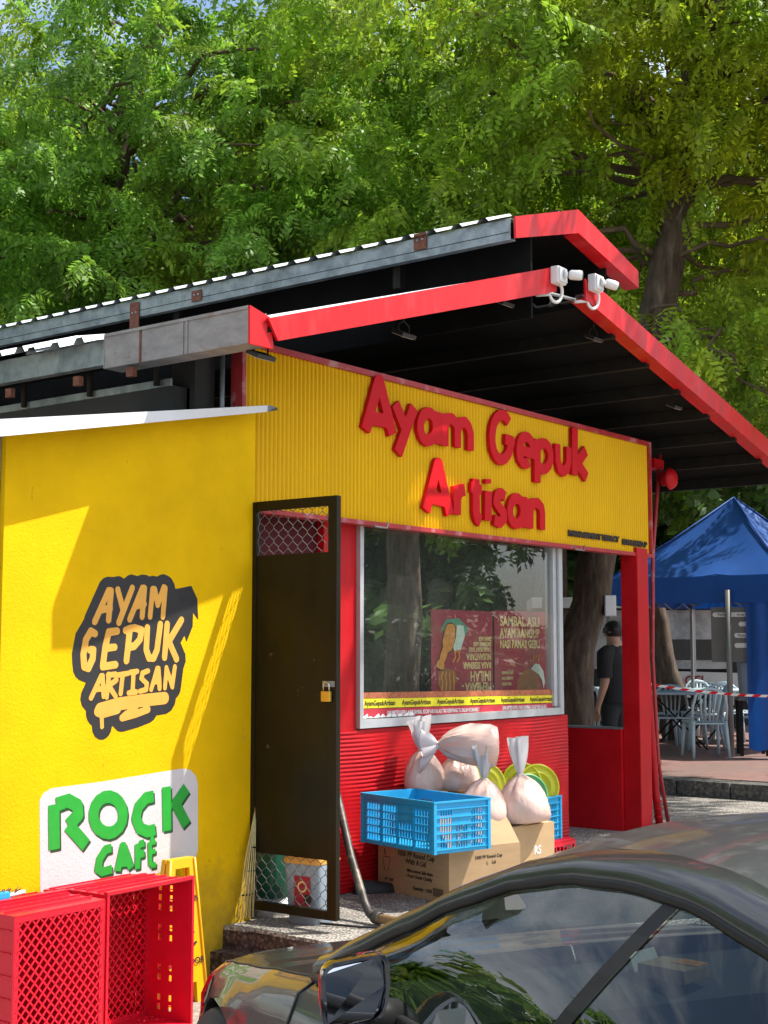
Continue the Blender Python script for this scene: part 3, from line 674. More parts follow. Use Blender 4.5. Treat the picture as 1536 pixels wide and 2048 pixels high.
# ------------------------------------------------------------------ sign
sign = thing('shop_sign', 'yellow corrugated sign board with raised red letters reading Ayam Gepuk Artisan', 'sign', (2.43, 0.05, 2.26))
SX0, SX1, SZ0, SZ1 = 0.0, 4.87, 2.262, 3.155
prof = []
pitch = 0.036
n = int((SX1 - SX0) / pitch)
for k in range(n):
    for q in range(6):
        a = q / 6
        prof.append((SX0 + (k + a) * pitch, 0.042 - 0.013 * math.sin(math.pi * min(1, a / 0.8)) if a < 0.8 else 0.043))
prof.append((SX1, 0.043))
mb = MB().grid([[(x, y, SZ0) for x, y in prof], [(x, y, SZ1) for x, y in prof]], smooth=False)
mb.box(SX0, SX1, 0.046, 0.10, SZ0, SZ1)
mb.build('corrugated_panel', 'yellow_sheet', sign)
for nme, b in (('top_trim', (SX0 - 0.03, SX1 + 0.02, 0.012, 0.10, SZ1 + 0.001, SZ1 + 0.035)), ('bottom_trim', (SX0 - 0.03, SX1 + 0.02, 0.012, 0.10, SZ0 - 0.028, SZ0 - 0.001)),
               ('side_trim', (SX0 - 0.032, SX0 - 0.001, 0.013, 0.10, SZ0, SZ1)), ('side_trim', (SX1 + 0.001, SX1 + 0.021, 0.013, 0.10, SZ0, SZ1))):
    MB().box(*b).build(nme, 'red_trim', sign)
for q_, (ch, st) in enumerate(SIGN):
    F, x0, z0 = field(st, 0.003, 0.08, True)
    meshobj('letter', flat_mesh('letter', contours(F, x0, z0, 0.003, 0.0012), 0.0 - 0.0006 * (q_ % 5), 0.028), 'red_letter', sign)
for txt, xa, xb, zz in (('MANAGEMENT LEGACY', 3.52, 4.32, 2.358), ('SDN BHD-P', 4.37, 4.80, 2.345)):
    me = text_mesh(txt, 0.058, bold=0.004, depth=0.004)
    wdt = max(v.co.x for v in me.vertices) - min(v.co.x for v in me.vertices)
    me.transform(Matrix.Diagonal(((xb - xa) / wdt, 1, 1, 1)))
    me.transform(frame(((xa + xb) / 2, 0.022, zz - 0.012), (1, 0, 0), (0, 0, 1)))
    meshobj('small_lettering', me, 'ink', sign)

# ------------------------------------------------------------------ roofs
def rib_profile(y0, y1, pitch=0.2, h=0.032):
    o = []
    y = y0
    while y < y1:
        o += [(y, 0), (y + pitch * 0.52, 0), (y + pitch * 0.62, h), (y + pitch * 0.86, h), (y + pitch * 0.96, 0)]
        y += pitch
    o.append((y, 0))
    return o
def sheet(x0, z0, x1, z1, y0, y1, seg=1, h=0.032):
    pr = rib_profile(y0, y1, h=h)
    m = MB()
    for off in (0.0, -0.004):
        m.grid([[(x0 + (x1 - x0) * t / seg, y, z0 + (z1 - z0) * t / seg + hh + off) for y, hh in pr] for t in range(seg + 1)], smooth=False)
    return m
roof = thing('canopy_roof', 'dark gabled canopy with red front boards over the yellow sign', 'roof', (2.44, 2, 3.1))
AX, AZ = 2.44, 4.00
sheet(-0.60, 3.075, 2.1, 3.90, -0.649, 0.45).build('roof_sheet', 'zinc_sheet', roof)
sheet(-0.69, 3.12, 1.62, 3.72, 0.45, 0.95).build('roof_sheet', 'zinc_sheet', roof)
sheet(-0.69, 3.137, -0.30, 3.268, 0.95, 9.0).build('roof_sheet', 'zinc_sheet', roof)
sheet(-0.30, 3.266, 1.62, 3.72, 0.95, 9.0).build('roof_sheet', 'zinc_sheet', roof)
sheet(2.8, 3.90, 6.45, 3.04, -0.649, 9.0).build('roof_sheet', 'zinc_sheet', roof)
def slab_xz(pts, y0, y1):            # thin ceiling boards in the XZ plane profile
    return MB().prism(pts, 'y', y0, y1)
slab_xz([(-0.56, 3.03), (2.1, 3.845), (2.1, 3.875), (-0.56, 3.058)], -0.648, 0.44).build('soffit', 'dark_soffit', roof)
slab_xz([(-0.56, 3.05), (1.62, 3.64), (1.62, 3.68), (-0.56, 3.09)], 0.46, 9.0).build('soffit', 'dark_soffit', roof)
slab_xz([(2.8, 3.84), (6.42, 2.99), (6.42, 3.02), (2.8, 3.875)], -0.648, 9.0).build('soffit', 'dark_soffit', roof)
for k in range(7):
    x = 3.15 + k * 0.52; z = 3.84 - 0.235 * (x - 2.8)
    MB().box(x - 0.025, x + 0.025, -0.58, 8.8, z - 0.085, z + 0.004).build('purlin', 'dark_steel', roof)
for yy in (2.2, 4.5):
    slab_xz([(2.8, 3.76), (6.4, 2.91), (6.4, 2.83), (2.8, 3.68)], yy, yy + 0.06).build('rafter', 'dark_steel', roof)
for xx, zb, zt in ((2.0, 3.6, 4.18), (3.0, 3.80, 4.2)):  # boards added only to stop light leaking in below the ridge roof
    MB().box(xx, xx + 0.02, -0.60, 9.0, zb, zt).build('light_block_board', 'dark_soffit', roof)
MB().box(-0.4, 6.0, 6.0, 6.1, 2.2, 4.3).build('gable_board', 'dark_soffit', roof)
# red front boards of the lower gable
def fascia(pts, parent, flange=0.09, under=True):
    """front board polygon (x,z) in the plane Y=-0.66..-0.645; optional return along its lower edge"""
    f = MB().prism(pts, 'y', -0.665, -0.650)
    o = f.build('front_board', 'red_fascia', parent)
    if under:
        (xa, za), (xb, zb) = pts[-1], pts[-2]
        MB().add([(xa, -0.649, za), (xb, -0.649, zb), (xb, -0.649 + flange, zb), (xa, -0.649 + flange, za), (xa, -0.649, za + 0.012), (xb, -0.649, zb + 0.012), (xb, -0.649 + flange, zb + 0.012), (xa, -0.649 + flange, za + 0.012)],
                 [(0, 3, 2, 1), (4, 5, 6, 7), (0, 1, 5, 4), (2, 3, 7, 6), (0, 4, 7, 3), (1, 2, 6, 5)]).build('board_return', 'red_fascia', o)
    return o
fascia([(-0.575, 3.098), (2.215, 3.972), (2.215, 3.805), (-0.50, 2.997)], roof, under=False)
fascia([(2.60, 3.975), (2.66, 3.925), (2.69, 3.975), (6.45, 3.075), (6.45, 2.93), (2.60, 3.83)], roof, flange=0.10)
# left gutter with its red end piece, galvanised eave channel and rusty brackets
gut = MB()
gx0, gx1, gz0, gz1 = -0.68, -0.555, 2.96, 3.14
gut.box(gx0, gx0 + 0.006, -0.63, 0.40, gz0, gz1)
gut.box(gx0 + 0.006, gx1, -0.63, 0.40, gz0, gz0 + 0.006)
gut.box(gx1, gx1 + 0.006, -0.63, 0.40, gz0, gz1 - 0.01)
gut.box(gx0 - 0.003, gx1 + 0.009, 0.401, 0.407, gz0, gz1)
gut.box(gx0 - 0.008, gx0 - 0.001, -0.63, 0.40, gz1 - 0.012, gz1 + 0.004)
g = gut.build('gutter', 'gutter_metal', roof)
for yy in (-0.22, -0.19, 0.12):
    MB().box(gx0 - 0.006, gx0 - 0.001, yy, yy + 0.012, gz0, gz1 - 0.013).build('gutter_seam', 'rust' if yy > 0 else 'gutter_metal', g)
MB().prism([(gx0 - 0.004, gz1 + 0.004), (gx1 + 0.02, gz1 - 0.03), (gx1 + 0.045, gz0 - 0.004), (gx0 - 0.002, gz0 - 0.006)], 'y', -0.645, -0.631).build('end_cap', 'red_fascia', g)
def channel(x, z0, z1, y0, y1, parent, mat='galvanised'):
    m = MB()
    m.box(x, x + 0.004, y0, y1, z0, z1)
    m.box(x + 0.004, x + 0.055, y0, y1, z0, z0 + 0.004)
    m.box(x + 0.004, x + 0.055, y0, y1, z1 - 0.004, z1)
    m.box(x + 0.051, x + 0.055, y0, y1, z0 + 0.004, z0 + 0.02)
    return m.build('eave_channel', mat, parent)
channel(-0.62, 3.0, 3.132, 0.42, 9.0, roof)
for yy in (0.20, 0.62, 1.2, 2.2):
    MB().box(-0.665, -0.635, yy, yy + 0.05, 2.90, 2.95).build('bracket', 'rust', roof)
# low wall beam and hanger posts seen under the left eave
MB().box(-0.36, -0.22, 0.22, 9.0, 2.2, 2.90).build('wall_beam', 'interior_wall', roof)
MB().box(-0.375, -0.36, 0.22, 9.0, 2.895, 2.935).build('beam_edge', 'galvanised', roof)
for yy in (0.30, 0.84, 1.42, 2.1):
    MB().tube([(-0.40, yy, 2.90), (-0.40, yy, 3.13)], 0.017, 8).build('hanger_post', 'dark_steel', roof)
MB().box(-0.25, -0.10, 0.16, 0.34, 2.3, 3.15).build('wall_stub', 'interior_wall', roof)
MB().tube([(-0.10, 0.10, 2.6), (-0.10, 0.10, 3.1)], 0.014, 8).build('conduit', 'galvanised', roof)

mon = thing('ridge_roof', 'narrow raised ridge roof with galvanised eave and red gable boards', 'roof', (2.5, 2, 4.05))
sheet(1.665, 4.175, 1.95, 4.274, -0.60, 9.0, h=0.022).build('roof_sheet', 'zinc_sheet', mon)
sheet(2.50, 4.42, 3.42, 4.19, -0.64, 9.0).build('roof_sheet', 'zinc_sheet', mon)
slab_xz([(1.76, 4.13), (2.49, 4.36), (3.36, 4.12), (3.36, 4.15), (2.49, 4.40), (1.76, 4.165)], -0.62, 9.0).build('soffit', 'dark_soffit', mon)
channel(1.695, 4.035, 4.172, -0.64, 9.0, mon)
MB().box(1.692, 1.695, -0.63, 9.0, 4.083, 4.086).build('channel_fold', 'dark_steel', mon)
MB().prism([(1.700, 4.178), (2.497, 4.425), (2.497, 4.262), (1.705, 4.040)], 'y', -0.675, -0.660).build('front_board', 'red_fascia', mon)
o = MB().prism([(2.4975, 4.425), (3.36, 4.190), (3.36, 4.065), (2.4975, 4.262)], 'y', -0.675, -0.660).build('front_board', 'red_fascia', mon)
MB().add([(2.4975, -0.659, 4.262), (3.36, -0.659, 4.065), (3.36, -0.56, 4.065), (2.4975, -0.56, 4.262), (2.4975, -0.659, 4.272), (3.36, -0.659, 4.075), (3.36, -0.56, 4.075), (2.4975, -0.56, 4.272)],
         [(0, 3, 2, 1), (4, 5, 6, 7), (0, 1, 5, 4), (2, 3, 7, 6), (0, 4, 7, 3), (1, 2, 6, 5)]).build('board_return', 'red_fascia', o)
for yy, zz, hh in ((0.0, 4.09, 0.11), (2.05, 4.06, 0.08), (2.72, 3.95, 0.20)):
    b = MB().box(1.682, 1.690, yy, yy + 0.10, zz, zz + hh).build('bracket', 'rust', mon)
    for q in (0.03, 0.07):
        MB().lathe([(0.0, 0.006), (0.009, 0.005), (0.009, 0.0)], frame((1.682, yy + q, zz + hh * 0.6), (0, 1, 0), (0, 0, 1)) @ Matrix.Rotation(math.pi, 4, 'Y'), 8).build('bolt', 'galvanised', b)
for yy in (0.3, 2.4, 4.5, 6.6):
    MB().box(1.80, 1.86, yy, yy + 0.06, 3.9, 4.16).build('post', 'dark_steel', mon)

# ------------------------------------------------------------------ gate
gate = thing('steel_gate', 'dark brown steel gate swung open, wire mesh at top and bottom', 'gate', (0.062, -0.3, FL))
gx_, gw = 0.062, 0.017
gy0, gy1, gzb, gzt = -0.596, 0.0, 0.11, 2.285
fr = MB()
for b in ((gy0, gy0 + 0.06, gzb, gzt), (gy1 - 0.03, gy1, gzb, gzt)):
    fr.bevbox(gx_ - gw, gx_ + gw, b[0], b[1], b[2], b[3], 0.004)
for b in ((gzt - 0.05, gzt), (gzb, gzb + 0.045)):
    fr.box(gx_ - gw + 0.001, gx_ + gw - 0.001, gy0 + 0.061, gy1 - 0.031, b[0], b[1])
fr.build('frame', 'gate_paint', gate)
MB().box(gx_ - 0.012, gx_ + 0.004, gy0 + 0.0605, gy1 - 0.0305, 0.408, 1.99).build('sheet_panel', 'gate_paint', gate)
def wire_mesh(y0, y1, z0, z1, px=0.034, pz=0.075):
    m = MB()
    cols = int((y1 - y0) / px) + 1; rows = int((z1 - z0) / (pz / 2)) + 1
    def clampz(z): return max(z0, min(z1, z))
    for k in range(cols + 1):
        pts = []
        for r_ in range(rows + 1):
            off = px * 0.48 * (1 if (r_ + k) % 2 else -1)
            zc = z0 + r_ * pz / 2
            y = min(y1, max(y0, y0 + k * px + off))
            for dz in (-pz * 0.09, pz * 0.09):
                pts.append((gx_ - 0.004, y, clampz(zc + dz)))
        pts = [p for i, p in enumerate(pts) if i == 0 or (Vector(p) - Vector(pts[i - 1])).length > 1e-4]
        m.tube(pts, 0.0022, 4, smooth=False)
    return m
wire_mesh(gy0 + 0.06, gy1 - 0.03, 1.99, gzt - 0.05).build('wire_mesh', 'wire', gate)
wire_mesh(gy0 + 0.06, gy1 - 0.03, gzb + 0.045, 0.408).build('wire_mesh', 'wire', gate)
MB().box(gx_ - gw - 0.004, gx_ - gw, gy0 + 0.01, gy0 + 0.09, 1.29, 1.32).build('hasp', 'galvanised', gate)
for z in (0.4, 1.9):
    MB().tube([(gx_ + 0.005, gy1 + 0.01, z), (gx_ + 0.005, gy1 + 0.01, z + 0.1)], 0.011, 8).build('hinge', 'dark_steel', gate)
pad = thing('padlock', 'brass padlock hanging from the steel gate hasp', 'padlock', (gx_ - gw - 0.014, gy0 + 0.055, 1.22))
MB().bevbox(gx_ - gw - 0.024, gx_ - gw - 0.006, gy0 + 0.025, gy0 + 0.085, 1.215, 1.268, 0.004).build('body', 'brass', pad)
sh = []
for k in range(9):
    a = math.pi * k / 8
    sh.append((gx_ - gw - 0.015, gy0 + 0.055 - 0.019 * math.cos(a), 1.295 + 0.019 * math.sin(a)))
MB().tube([(sh[0][0], sh[0][1], 1.268)] + sh + [(sh[-1][0], sh[-1][1], 1.268)], 0.0045, 6).build('shackle', 'chrome', pad)
# ------------------------------------------------------------------ generic pieces
def panel(us, vs, hole, th, M):
    """perforated plate in local XY (thickness along local -Z); hole(i,j) says which cells are open"""
    m = MB(); nu, nv = len(us), len(vs)
    vid = {}
    vsx, fs = [], []
    def vert(i, j, k):
        key = (i, j, k)
        if key not in vid:
            vid[key] = len(vsx); vsx.append(M @ Vector((us[i], vs[j], -th if k else 0)))
        return vid[key]
    op = lambda i, j: i < 0 or j < 0 or i >= nu - 1 or j >= nv - 1 or hole(i, j)
    for i in range(nu - 1):
        for j in range(nv - 1):
            if hole(i, j): continue
            fs.append((vert(i, j, 0), vert(i + 1, j, 0), vert(i + 1, j + 1, 0), vert(i, j + 1, 0)))
            fs.append((vert(i, j, 1), vert(i, j + 1, 1), vert(i + 1, j + 1, 1), vert(i + 1, j, 1)))
            for (a, b, c, d, oi, oj) in ((i, j, i + 1, j, i, j - 1), (i + 1, j, i + 1, j + 1, i + 1, j), (i + 1, j + 1, i, j + 1, i, j + 1), (i, j + 1, i, j, i - 1, j)):
                if op(oi, oj): fs.append((vert(a, b, 0), vert(a, b, 1), vert(c, d, 1), vert(c, d, 0)))
    m.add(vsx, fs)
    return m

def cuts(total, n, gap, margin):
    """n openings of equal width separated by gap, margin at both ends -> cut lines; opening cells are the odd ones"""
    wd = (total - 2 * margin - (n - 1) * gap) / n
    o = [0.0]
    for k in range(n):
        a = margin + k * (wd + gap); o += [a, a + wd]
    return o + [total]

def lattice(W, H, sp, ang, wd, th, M):
    """two families of slanted bars clipped to a W x H rectangle, local XY"""
    m = MB()
    for s, zo in ((1, 0.0), (-1, -th * 0.8)):
        d = Vector((math.cos(ang) * s, math.sin(ang))); nrm = Vector((-d.y, d.x))
        R_ = abs(nrm.x) * W / 2 + abs(nrm.y) * H / 2
        k = -int(R_ / sp)
        while k * sp < R_:
            c = nrm * (k * sp); lo, hi = -9, 9
            for ax, lim in ((0, W / 2), (1, H / 2)):
                if abs(d[ax]) > 1e-6:
                    a, b = (-lim - c[ax]) / d[ax], (lim - c[ax]) / d[ax]
                    lo, hi = max(lo, min(a, b)), min(hi, max(a, b))
            if hi - lo > 0.01:
                p0, p1 = c + d * lo, c + d * hi; w2 = nrm * wd / 2
                q = [p0 - w2, p1 - w2, p1 + w2, p0 + w2]
                m.add([M @ Vector((p.x, p.y, zo)) for p in q] + [M @ Vector((p.x, p.y, zo - th)) for p in q], [(0, 1, 2, 3), (7, 6, 5, 4), (0, 4, 5, 1), (2, 6, 7, 3), (1, 5, 6, 2), (3, 7, 4, 0)])
            k += 1
    return m

# ------------------------------------------------------------------ red mesh crates
def red_crate(label, loc, rz, open_front, W=0.62, H=0.66, D=0.27, solid=False):
    """tray standing on its side: local X width, Y depth (front at 0), Z up"""
    t = thing('red_crate', label, 'crate', loc, rz, 'red plastic crates against the mural wall')
    yb = 0.0 if not open_front else D          # plane of the lattice bottom
    I4 = Matrix.Identity(4)
    fm = Matrix(((1, 0, 0, 0), (0, 0, -1, yb - (0.0 if not open_front else 0.012)), (0, 1, 0, H / 2), (0, 0, 0, 1)))
    if not solid: lt = lattice(W - 0.03, H - 0.03, 0.032, R(47), 0.0075, 0.004, fm).build('lattice_base', 'red_plastic', t, True)
    if not solid: lt['kind'] = 'stuff'
    if solid: MB().box(-W / 2 + 0.03, W / 2 - 0.03, yb + 0.001, yb + 0.005, 0.031, H - 0.031).build('base_sheet', 'red_plastic', t, True)
    b = MB()
    y0, y1 = (yb, yb + 0.012) if not open_front else (yb - 0.012, yb)
    for bx in ((-W / 2, W / 2, H - 0.03, H - 0.002), (-W / 2, W / 2, 0.002, 0.03)): b.box(bx[0] + 0.004, bx[1] - 0.004, y0 + 0.001, y1 - 0.001, bx[2], bx[3])
    for bx in ((-W / 2 + 0.004, -W / 2 + 0.028), (W / 2 - 0.028, W / 2 - 0.004)): b.box(bx[0], bx[1], y0, y1, 0.031, H - 0.031)
    b.build('base_rim', 'red_plastic', t, True)
    # side walls with slots
    th = 0.006
    us = cuts(D, 2, 0.05, 0.045); vs_ = cuts(H, 13, 0.018, 0.04)
    keep = {2, 5, 6, 9}
    hole = lambda i, j: i % 2 == 1 and j % 2 == 1 and (j // 2) not in keep
    # narrow the slots
    us = [0, D * 0.40, D * 0.47, D * 0.66, D * 0.73, D]
    for s in (-1, 1):
        Mx = Matrix(((0, 0, 1, s * (W / 2 - 0.0005)), (1, 0, 0, 0), (0, 1, 0, 0), (0, 0, 0, 1)))
        if s < 0: Mx = Mx @ Matrix.Translation((0, 0, th))
        panel(us, vs_, hole, th, Mx).build('side_wall', 'red_plastic', t, True)
    us2 = cuts(W, 10, 0.022, 0.03)
    vs2 = [0, D * 0.42, D * 0.5, D * 0.68, D * 0.76, D]
    for zz in (0.0005, H - 0.0005):
        Mz = Matrix(((1, 0, 0, -W / 2), (0, 1, 0, 0), (0, 0, 1, zz + (th if zz < 0.1 else 0)), (0, 0, 0, 1)))
        panel(us2, vs2, lambda i, j: i % 2 == 1 and j == 3, th, Mz).build('side_wall', 'red_plastic', t, True)
    # ribs on the outside and the flange round the mouth
    rb = MB()
    ym = D if not open_front else 0.0
    fl = 0.014
    for (x0, x1, z0, z1) in ((-W / 2 - fl, W / 2 + fl, H, H + fl), (-W / 2 - fl, W / 2 + fl, -0.0, 0.004)):
        rb.box(x0, x1, ym - 0.012, ym + 0.012, z0, z1)
    for s in (-1, 1):
        xa = s * (W / 2 + fl / 2)
        rb.box(xa - fl / 2, xa + fl / 2, ym - 0.0119, ym + 0.0119, 0.005, H - 0.001)
    rb.build('mouth_rim', 'red_plastic', t, True)
    k = 0
    for yy in (D * 0.28, D * 0.55, D * 0.82):
        MB().box(-W / 2 + 0.01, W / 2 - 0.01, yy - 0.002, yy + 0.002, H + 0.0005, H + 0.009).build('rib', 'red_plastic', t, True)
    for q in range(7):
        zz = 0.06 + q * (H - 0.12) / 6
        for s in (-1, 1):
            MB().box(s * (W / 2 + 0.004) - 0.0035, s * (W / 2 + 0.004) + 0.0035, 0.014, D - 0.014, zz - 0.002, zz + 0.002).build('rib', 'red_plastic', t, True)
    return t
red_crate('red mesh crate nearest the left edge, lattice base facing out', (-1.645, -0.50, GL), R(1.0), False, W=0.49)
red_crate('red crate standing with its open mouth facing out beside the yellow floor sign', (-1.06, -0.415, GL), R(2.5), True, W=0.53)
red_crate('red crate standing behind the open one, close below the green lettering', (-1.10, -0.03, GL), R(-178), False, W=0.53, D=0.10, H=0.65, solid=True)
red_crate('red crate behind the leftmost lattice crate, a blue brush lying on it', (-1.65, -0.03, GL), R(181), False, W=0.50, D=0.10, H=0.64, solid=True)
br = thing('scrubbing_brush', 'blue and white handled brush with black bristles lying on a red crate', 'brush', (-1.72, -0.16, 0.415))
MB().tube([(-1.90, -0.20, 0.424), (-1.72, -0.175, 0.424), (-1.56, -0.15, 0.428)], [0.010, 0.011, 0.009], 8).build('handle', 'white_metal', br)
MB().bevbox(-1.77, -1.68, -0.21, -0.16, 0.42, 0.45, 0.006).build('head', 'blue_plastic', br)
bm_ = MB()
r2 = random.Random(8)
for k in range(26):
    x, y = r2.uniform(-1.73, -1.64), r2.uniform(-0.205, -0.15)
    bm_.tube([(x, y, 0.44), (x + r2.uniform(-.03, .03), y + r2.uniform(-.03, .03), 0.452 + r2.uniform(0, .012))], 0.0018, 3)
tag(bm_.build('bristles', 'rubber', br), kind='stuff')

# ------------------------------------------------------------------ yellow floor sign
wet = thing('floor_sign', 'yellow plastic folding floor sign standing between the red crates and the steps', 'floor sign', (-0.56, -0.085, GL), R(-4))
def leaf_sign(sy):
    m = MB()
    H, wt, wb = 0.70, 0.165, 0.30
    def pt(u, v, o): return (u, sy * (0.025 + (1 - v / H) * 0.035) + o * sy, v)
    def w2(v): return (wt + (wb - wt) * (1 - v / H)) / 2
    cells = [(0.0, 0.10, 'legs'), (0.10, 0.58, 'full'), (0.58, 0.655, 'handle'), (0.655, H, 'full')]
    for v0, v1, kd in cells:
        segs = [(-1, 1)] if kd == 'full' else [(-1, -0.55), (0.55, 1)] if kd == 'legs' else [(-1, -0.52), (0.52, 1)]
        for a, b in segs:
            vsx = [pt(a * w2(v0), v0, 0), pt(b * w2(v0), v0, 0), pt(b * w2(v1), v1, 0), pt(a * w2(v1), v1, 0)]
            vsx += [pt(a * w2(v0), v0, -0.022), pt(b * w2(v0), v0, -0.022), pt(b * w2(v1), v1, -0.022), pt(a * w2(v1), v1, -0.022)]
            f = [(0, 1, 2, 3), (7, 6, 5, 4), (0, 4, 5, 1), (2, 6, 7, 3), (1, 5, 6, 2), (3, 7, 4, 0)]
            m.add(vsx, f if sy < 0 else [tuple(reversed(q)) for q in f])
    # raised rims
    for a in (-1, 1):
        m.tube([pt(a * (w2(v) - 0.006), v, 0.003) for v in (0.0, 0.2, 0.4, H)], 0.007, 6)
    return m
MBf = leaf_sign(-1).build('front_leaf', 'yellow_plastic', wet, True)
leaf_sign(1).build('rear_leaf', 'yellow_plastic', wet, True)
Lf = Matrix(((1, 0, 0, 0), (0, 0, -1, 0), (0, 1, 0, 0), (0, 0, 0, 1)))
tl = Matrix.Translation((0, -0.058, 0)) @ Matrix.Rotation(R(-3), 4, 'X') @ Lf
for txt, zz, sz in (('CAUTION', 0.50, 0.045), ('WET FLOOR', 0.20, 0.045)):
    me = text_mesh(txt, sz, bold=0.001)
    me.transform(Matrix.Translation((0, -0.002, 0)) @ tl @ Matrix.Translation((0, zz, 0.006)))
    meshobj('lettering', me, 'ink', MBf, True)
st = [(0.012, [(-0.03, 0.26), (0.0, 0.30), (0.02, 0.345)]), (0.012, [(0.0, 0.30), (0.045, 0.275), (0.075, 0.29)]), (0.012, [(0.02, 0.345), (-0.03, 0.35), (-0.05, 0.33)]), (0.012, [(0.02, 0.345), (0.06, 0.34)]), (0.03, [(0.03, 0.385), (0.031, 0.386)])]
F, x0, z0 = field(st, 0.003, 0.03, False)
me = flat_mesh('figure', contours(F, x0, z0, 0.003, 0.001), 0, 0.002)
me.transform(Matrix.Translation((0, -0.0665, 0)) @ Matrix.Rotation(R(-3), 4, 'X'))
meshobj('figure', me, 'ink', MBf, True)

# ------------------------------------------------------------------ broom, cooler, bin behind the gate
brm = thing('broom', 'straw broom leaning against the end of the yellow wall', 'broom', (-0.02, -0.05, FL))
bb = MB()
for k in range(9):
    a = -1 + 2 * k / 8
    bb.tube([(0.055 + a * 0.004, -0.03, 0.62), (-0.01 + a * 0.03, -0.05 - 0.02 * (k % 2), 0.38), (-0.05 + a * 0.055, -0.06 - 0.02 * (k % 2), FL + 0.03)], 0.0032, 4)
bb.build('bristles', 'straw', brm)
for z, wd in ((0.20, 0.05), (0.32, 0.036), (0.44, 0.026)):
    t_ = (0.62 - z) / 0.58
    MB().tube([(0.052 - 0.10 * t_ - wd, -0.055, z), (0.052 - 0.10 * t_, -0.075, z), (0.052 - 0.10 * t_ + wd, -0.055, z)], 0.004, 4).build('binding', 'dark_steel', brm)
MB().tube([(0.055, -0.03, 0.60), (0.105, 0.02, 1.3)], 0.010, 8).build('handle', 'bamboo', brm)

cl = thing('cooler_box', 'grey blue cooler box with orange lid behind the gate mesh', 'cooler', (0.22, -0.29, FL), R(6))
def tub(w0, d0, w1, d1, z0, z1, r=0.03, n=4):
    rows = []
    for z, w_, d_ in ((z0, w0 * 0.97, d0 * 0.97), (z0 + 0.012, w0, d0), (z1 - 0.01, w1, d1), (z1, w1 * 0.985, d1 * 0.985)):
        row = []
        for cx_, cy_, a0 in ((1, 1, 0), (-1, 1, 90), (-1, -1, 180), (1, -1, 270)):
            for k in range(n + 1):
                a = R(a0 + 90 * k / n)
                row.append((cx_ * (w_ / 2 - r) + r * math.cos(a), cy_ * (d_ / 2 - r) + r * math.sin(a), z))
        rows.append(row)
    m = MB().grid(rows, closed_u=True)
    L = len(rows[0])
    m.add(rows[0], [tuple(range(L - 1, -1, -1))]); m.add(rows[-1], [tuple(range(L))])
    return m
bd = tub(0.17, 0.20, 0.21, 0.235, 0.0, 0.31).build('body', 'grey_plastic', cl, True)
tub(0.22, 0.245, 0.20, 0.225, 0.311, 0.37).build('lid', 'orange_plastic', cl, True)
MB().box(-0.1065, -0.1050, -0.06, 0.04, 0.10, 0.25).build('red_label', 'poster_red', bd, True)
MB().lathe([(0.0, 0.0), (0.026, 0.0)], Matrix.Translation((-0.1075, -0.045, 0.135)) @ Matrix.Rotation(R(-90), 4, 'Y'), 16).build('round_sticker', 'ink', bd, True)
MB().lathe([(0.020, 0.0), (0.030, 0.0)], Matrix.Translation((-0.1075, -0.010, 0.195)) @ Matrix.Rotation(R(-90), 4, 'Y'), 16).build('ring_print', 'poster_gold', bd, True)
gb = thing('green_bin', 'dark green plastic tub in the doorway behind the cooler', 'bin', (0.26, 0.03, FL))
tub(0.22, 0.22, 0.28, 0.28, 0.10, 0.42).build('body', 'green_plastic', gb, True)
MB().lathe([(0.10, 0.0), (0.11, 0.0), (0.105, 0.10), (0.09, 0.10)], None, 16).build('foot_ring', 'white_plastic', gb, True)

# ------------------------------------------------------------------ leaning pipe, shoe, cable
pp = thing('drain_pipe', 'old black metal pipe leaning on the red pilaster with an elbow', 'pipe', (0.42, -0.5, FL))
MB().tube([(0.79, 0.07, 0.95), (0.70, -0.05, 0.72), (0.50, -0.33, 0.36), (0.385, -0.52, 0.14), (0.36, -0.565, 0.105), (0.35, -0.60, 0.09), (0.345, -0.63, 0.085)], 0.023, 10).build('pipe', 'old_pipe', pp)
MB().tube([(0.352, -0.605, 0.09), (0.342, -0.655, 0.087)], 0.033, 10).build('collar', 'old_pipe', pp)
MB().tube([(0.343, -0.65, 0.087), (0.345, -0.9, 0.082), (0.36, -1.15, 0.078)], [0.024, 0.026, 0.027], 10).build('branch_pipe', 'bamboo', pp)
tag(MB().tube([(0.16, -0.40, FL + 0.012), (0.22, -0.62, FL + 0.01), (0.30, -0.80, FL + 0.012), (0.25, -1.0, FL + 0.01), (0.30, -1.3, FL + 0.012)], 0.007, 6).build('cable', 'rubber'), 'thin black cable running over the pebbled slab from the cooler', 'cable')
sh = thing('shoe', 'black rubber shoe on the ground beside the printed carton', 'shoe', (1.13, -0.02, FL), R(-30))
rows = []
for k in range(11):
    t = k / 10
    wd = 0.045 * math.sin(math.pi * (0.12 + 0.80 * t)) ** 0.5 * (1 - 0.25 * (1 - t)); h = 0.075 - 0.045 * t ** 1.3
    if k in (0, 10): wd *= 0.5; h *= 0.7
    rows.append([(-0.14 + 0.28 * t, wd * math.cos(a), 0.012 + h * max(0, math.sin(a)) ** 0.8) for a in [math.pi * q / 8 for q in range(9)]])
MB().grid(rows).build('upper', 'rubber', sh, True)
MB().prism([(-0.145, -0.03), (-0.05, -0.042), (0.05, -0.048), (0.12, -0.035), (0.148, 0.0), (0.12, 0.035), (0.05, 0.048), (-0.05, 0.042), (-0.145, 0.03)], 'z', 0.0, 0.014).build('sole', 'rubber', sh, True)

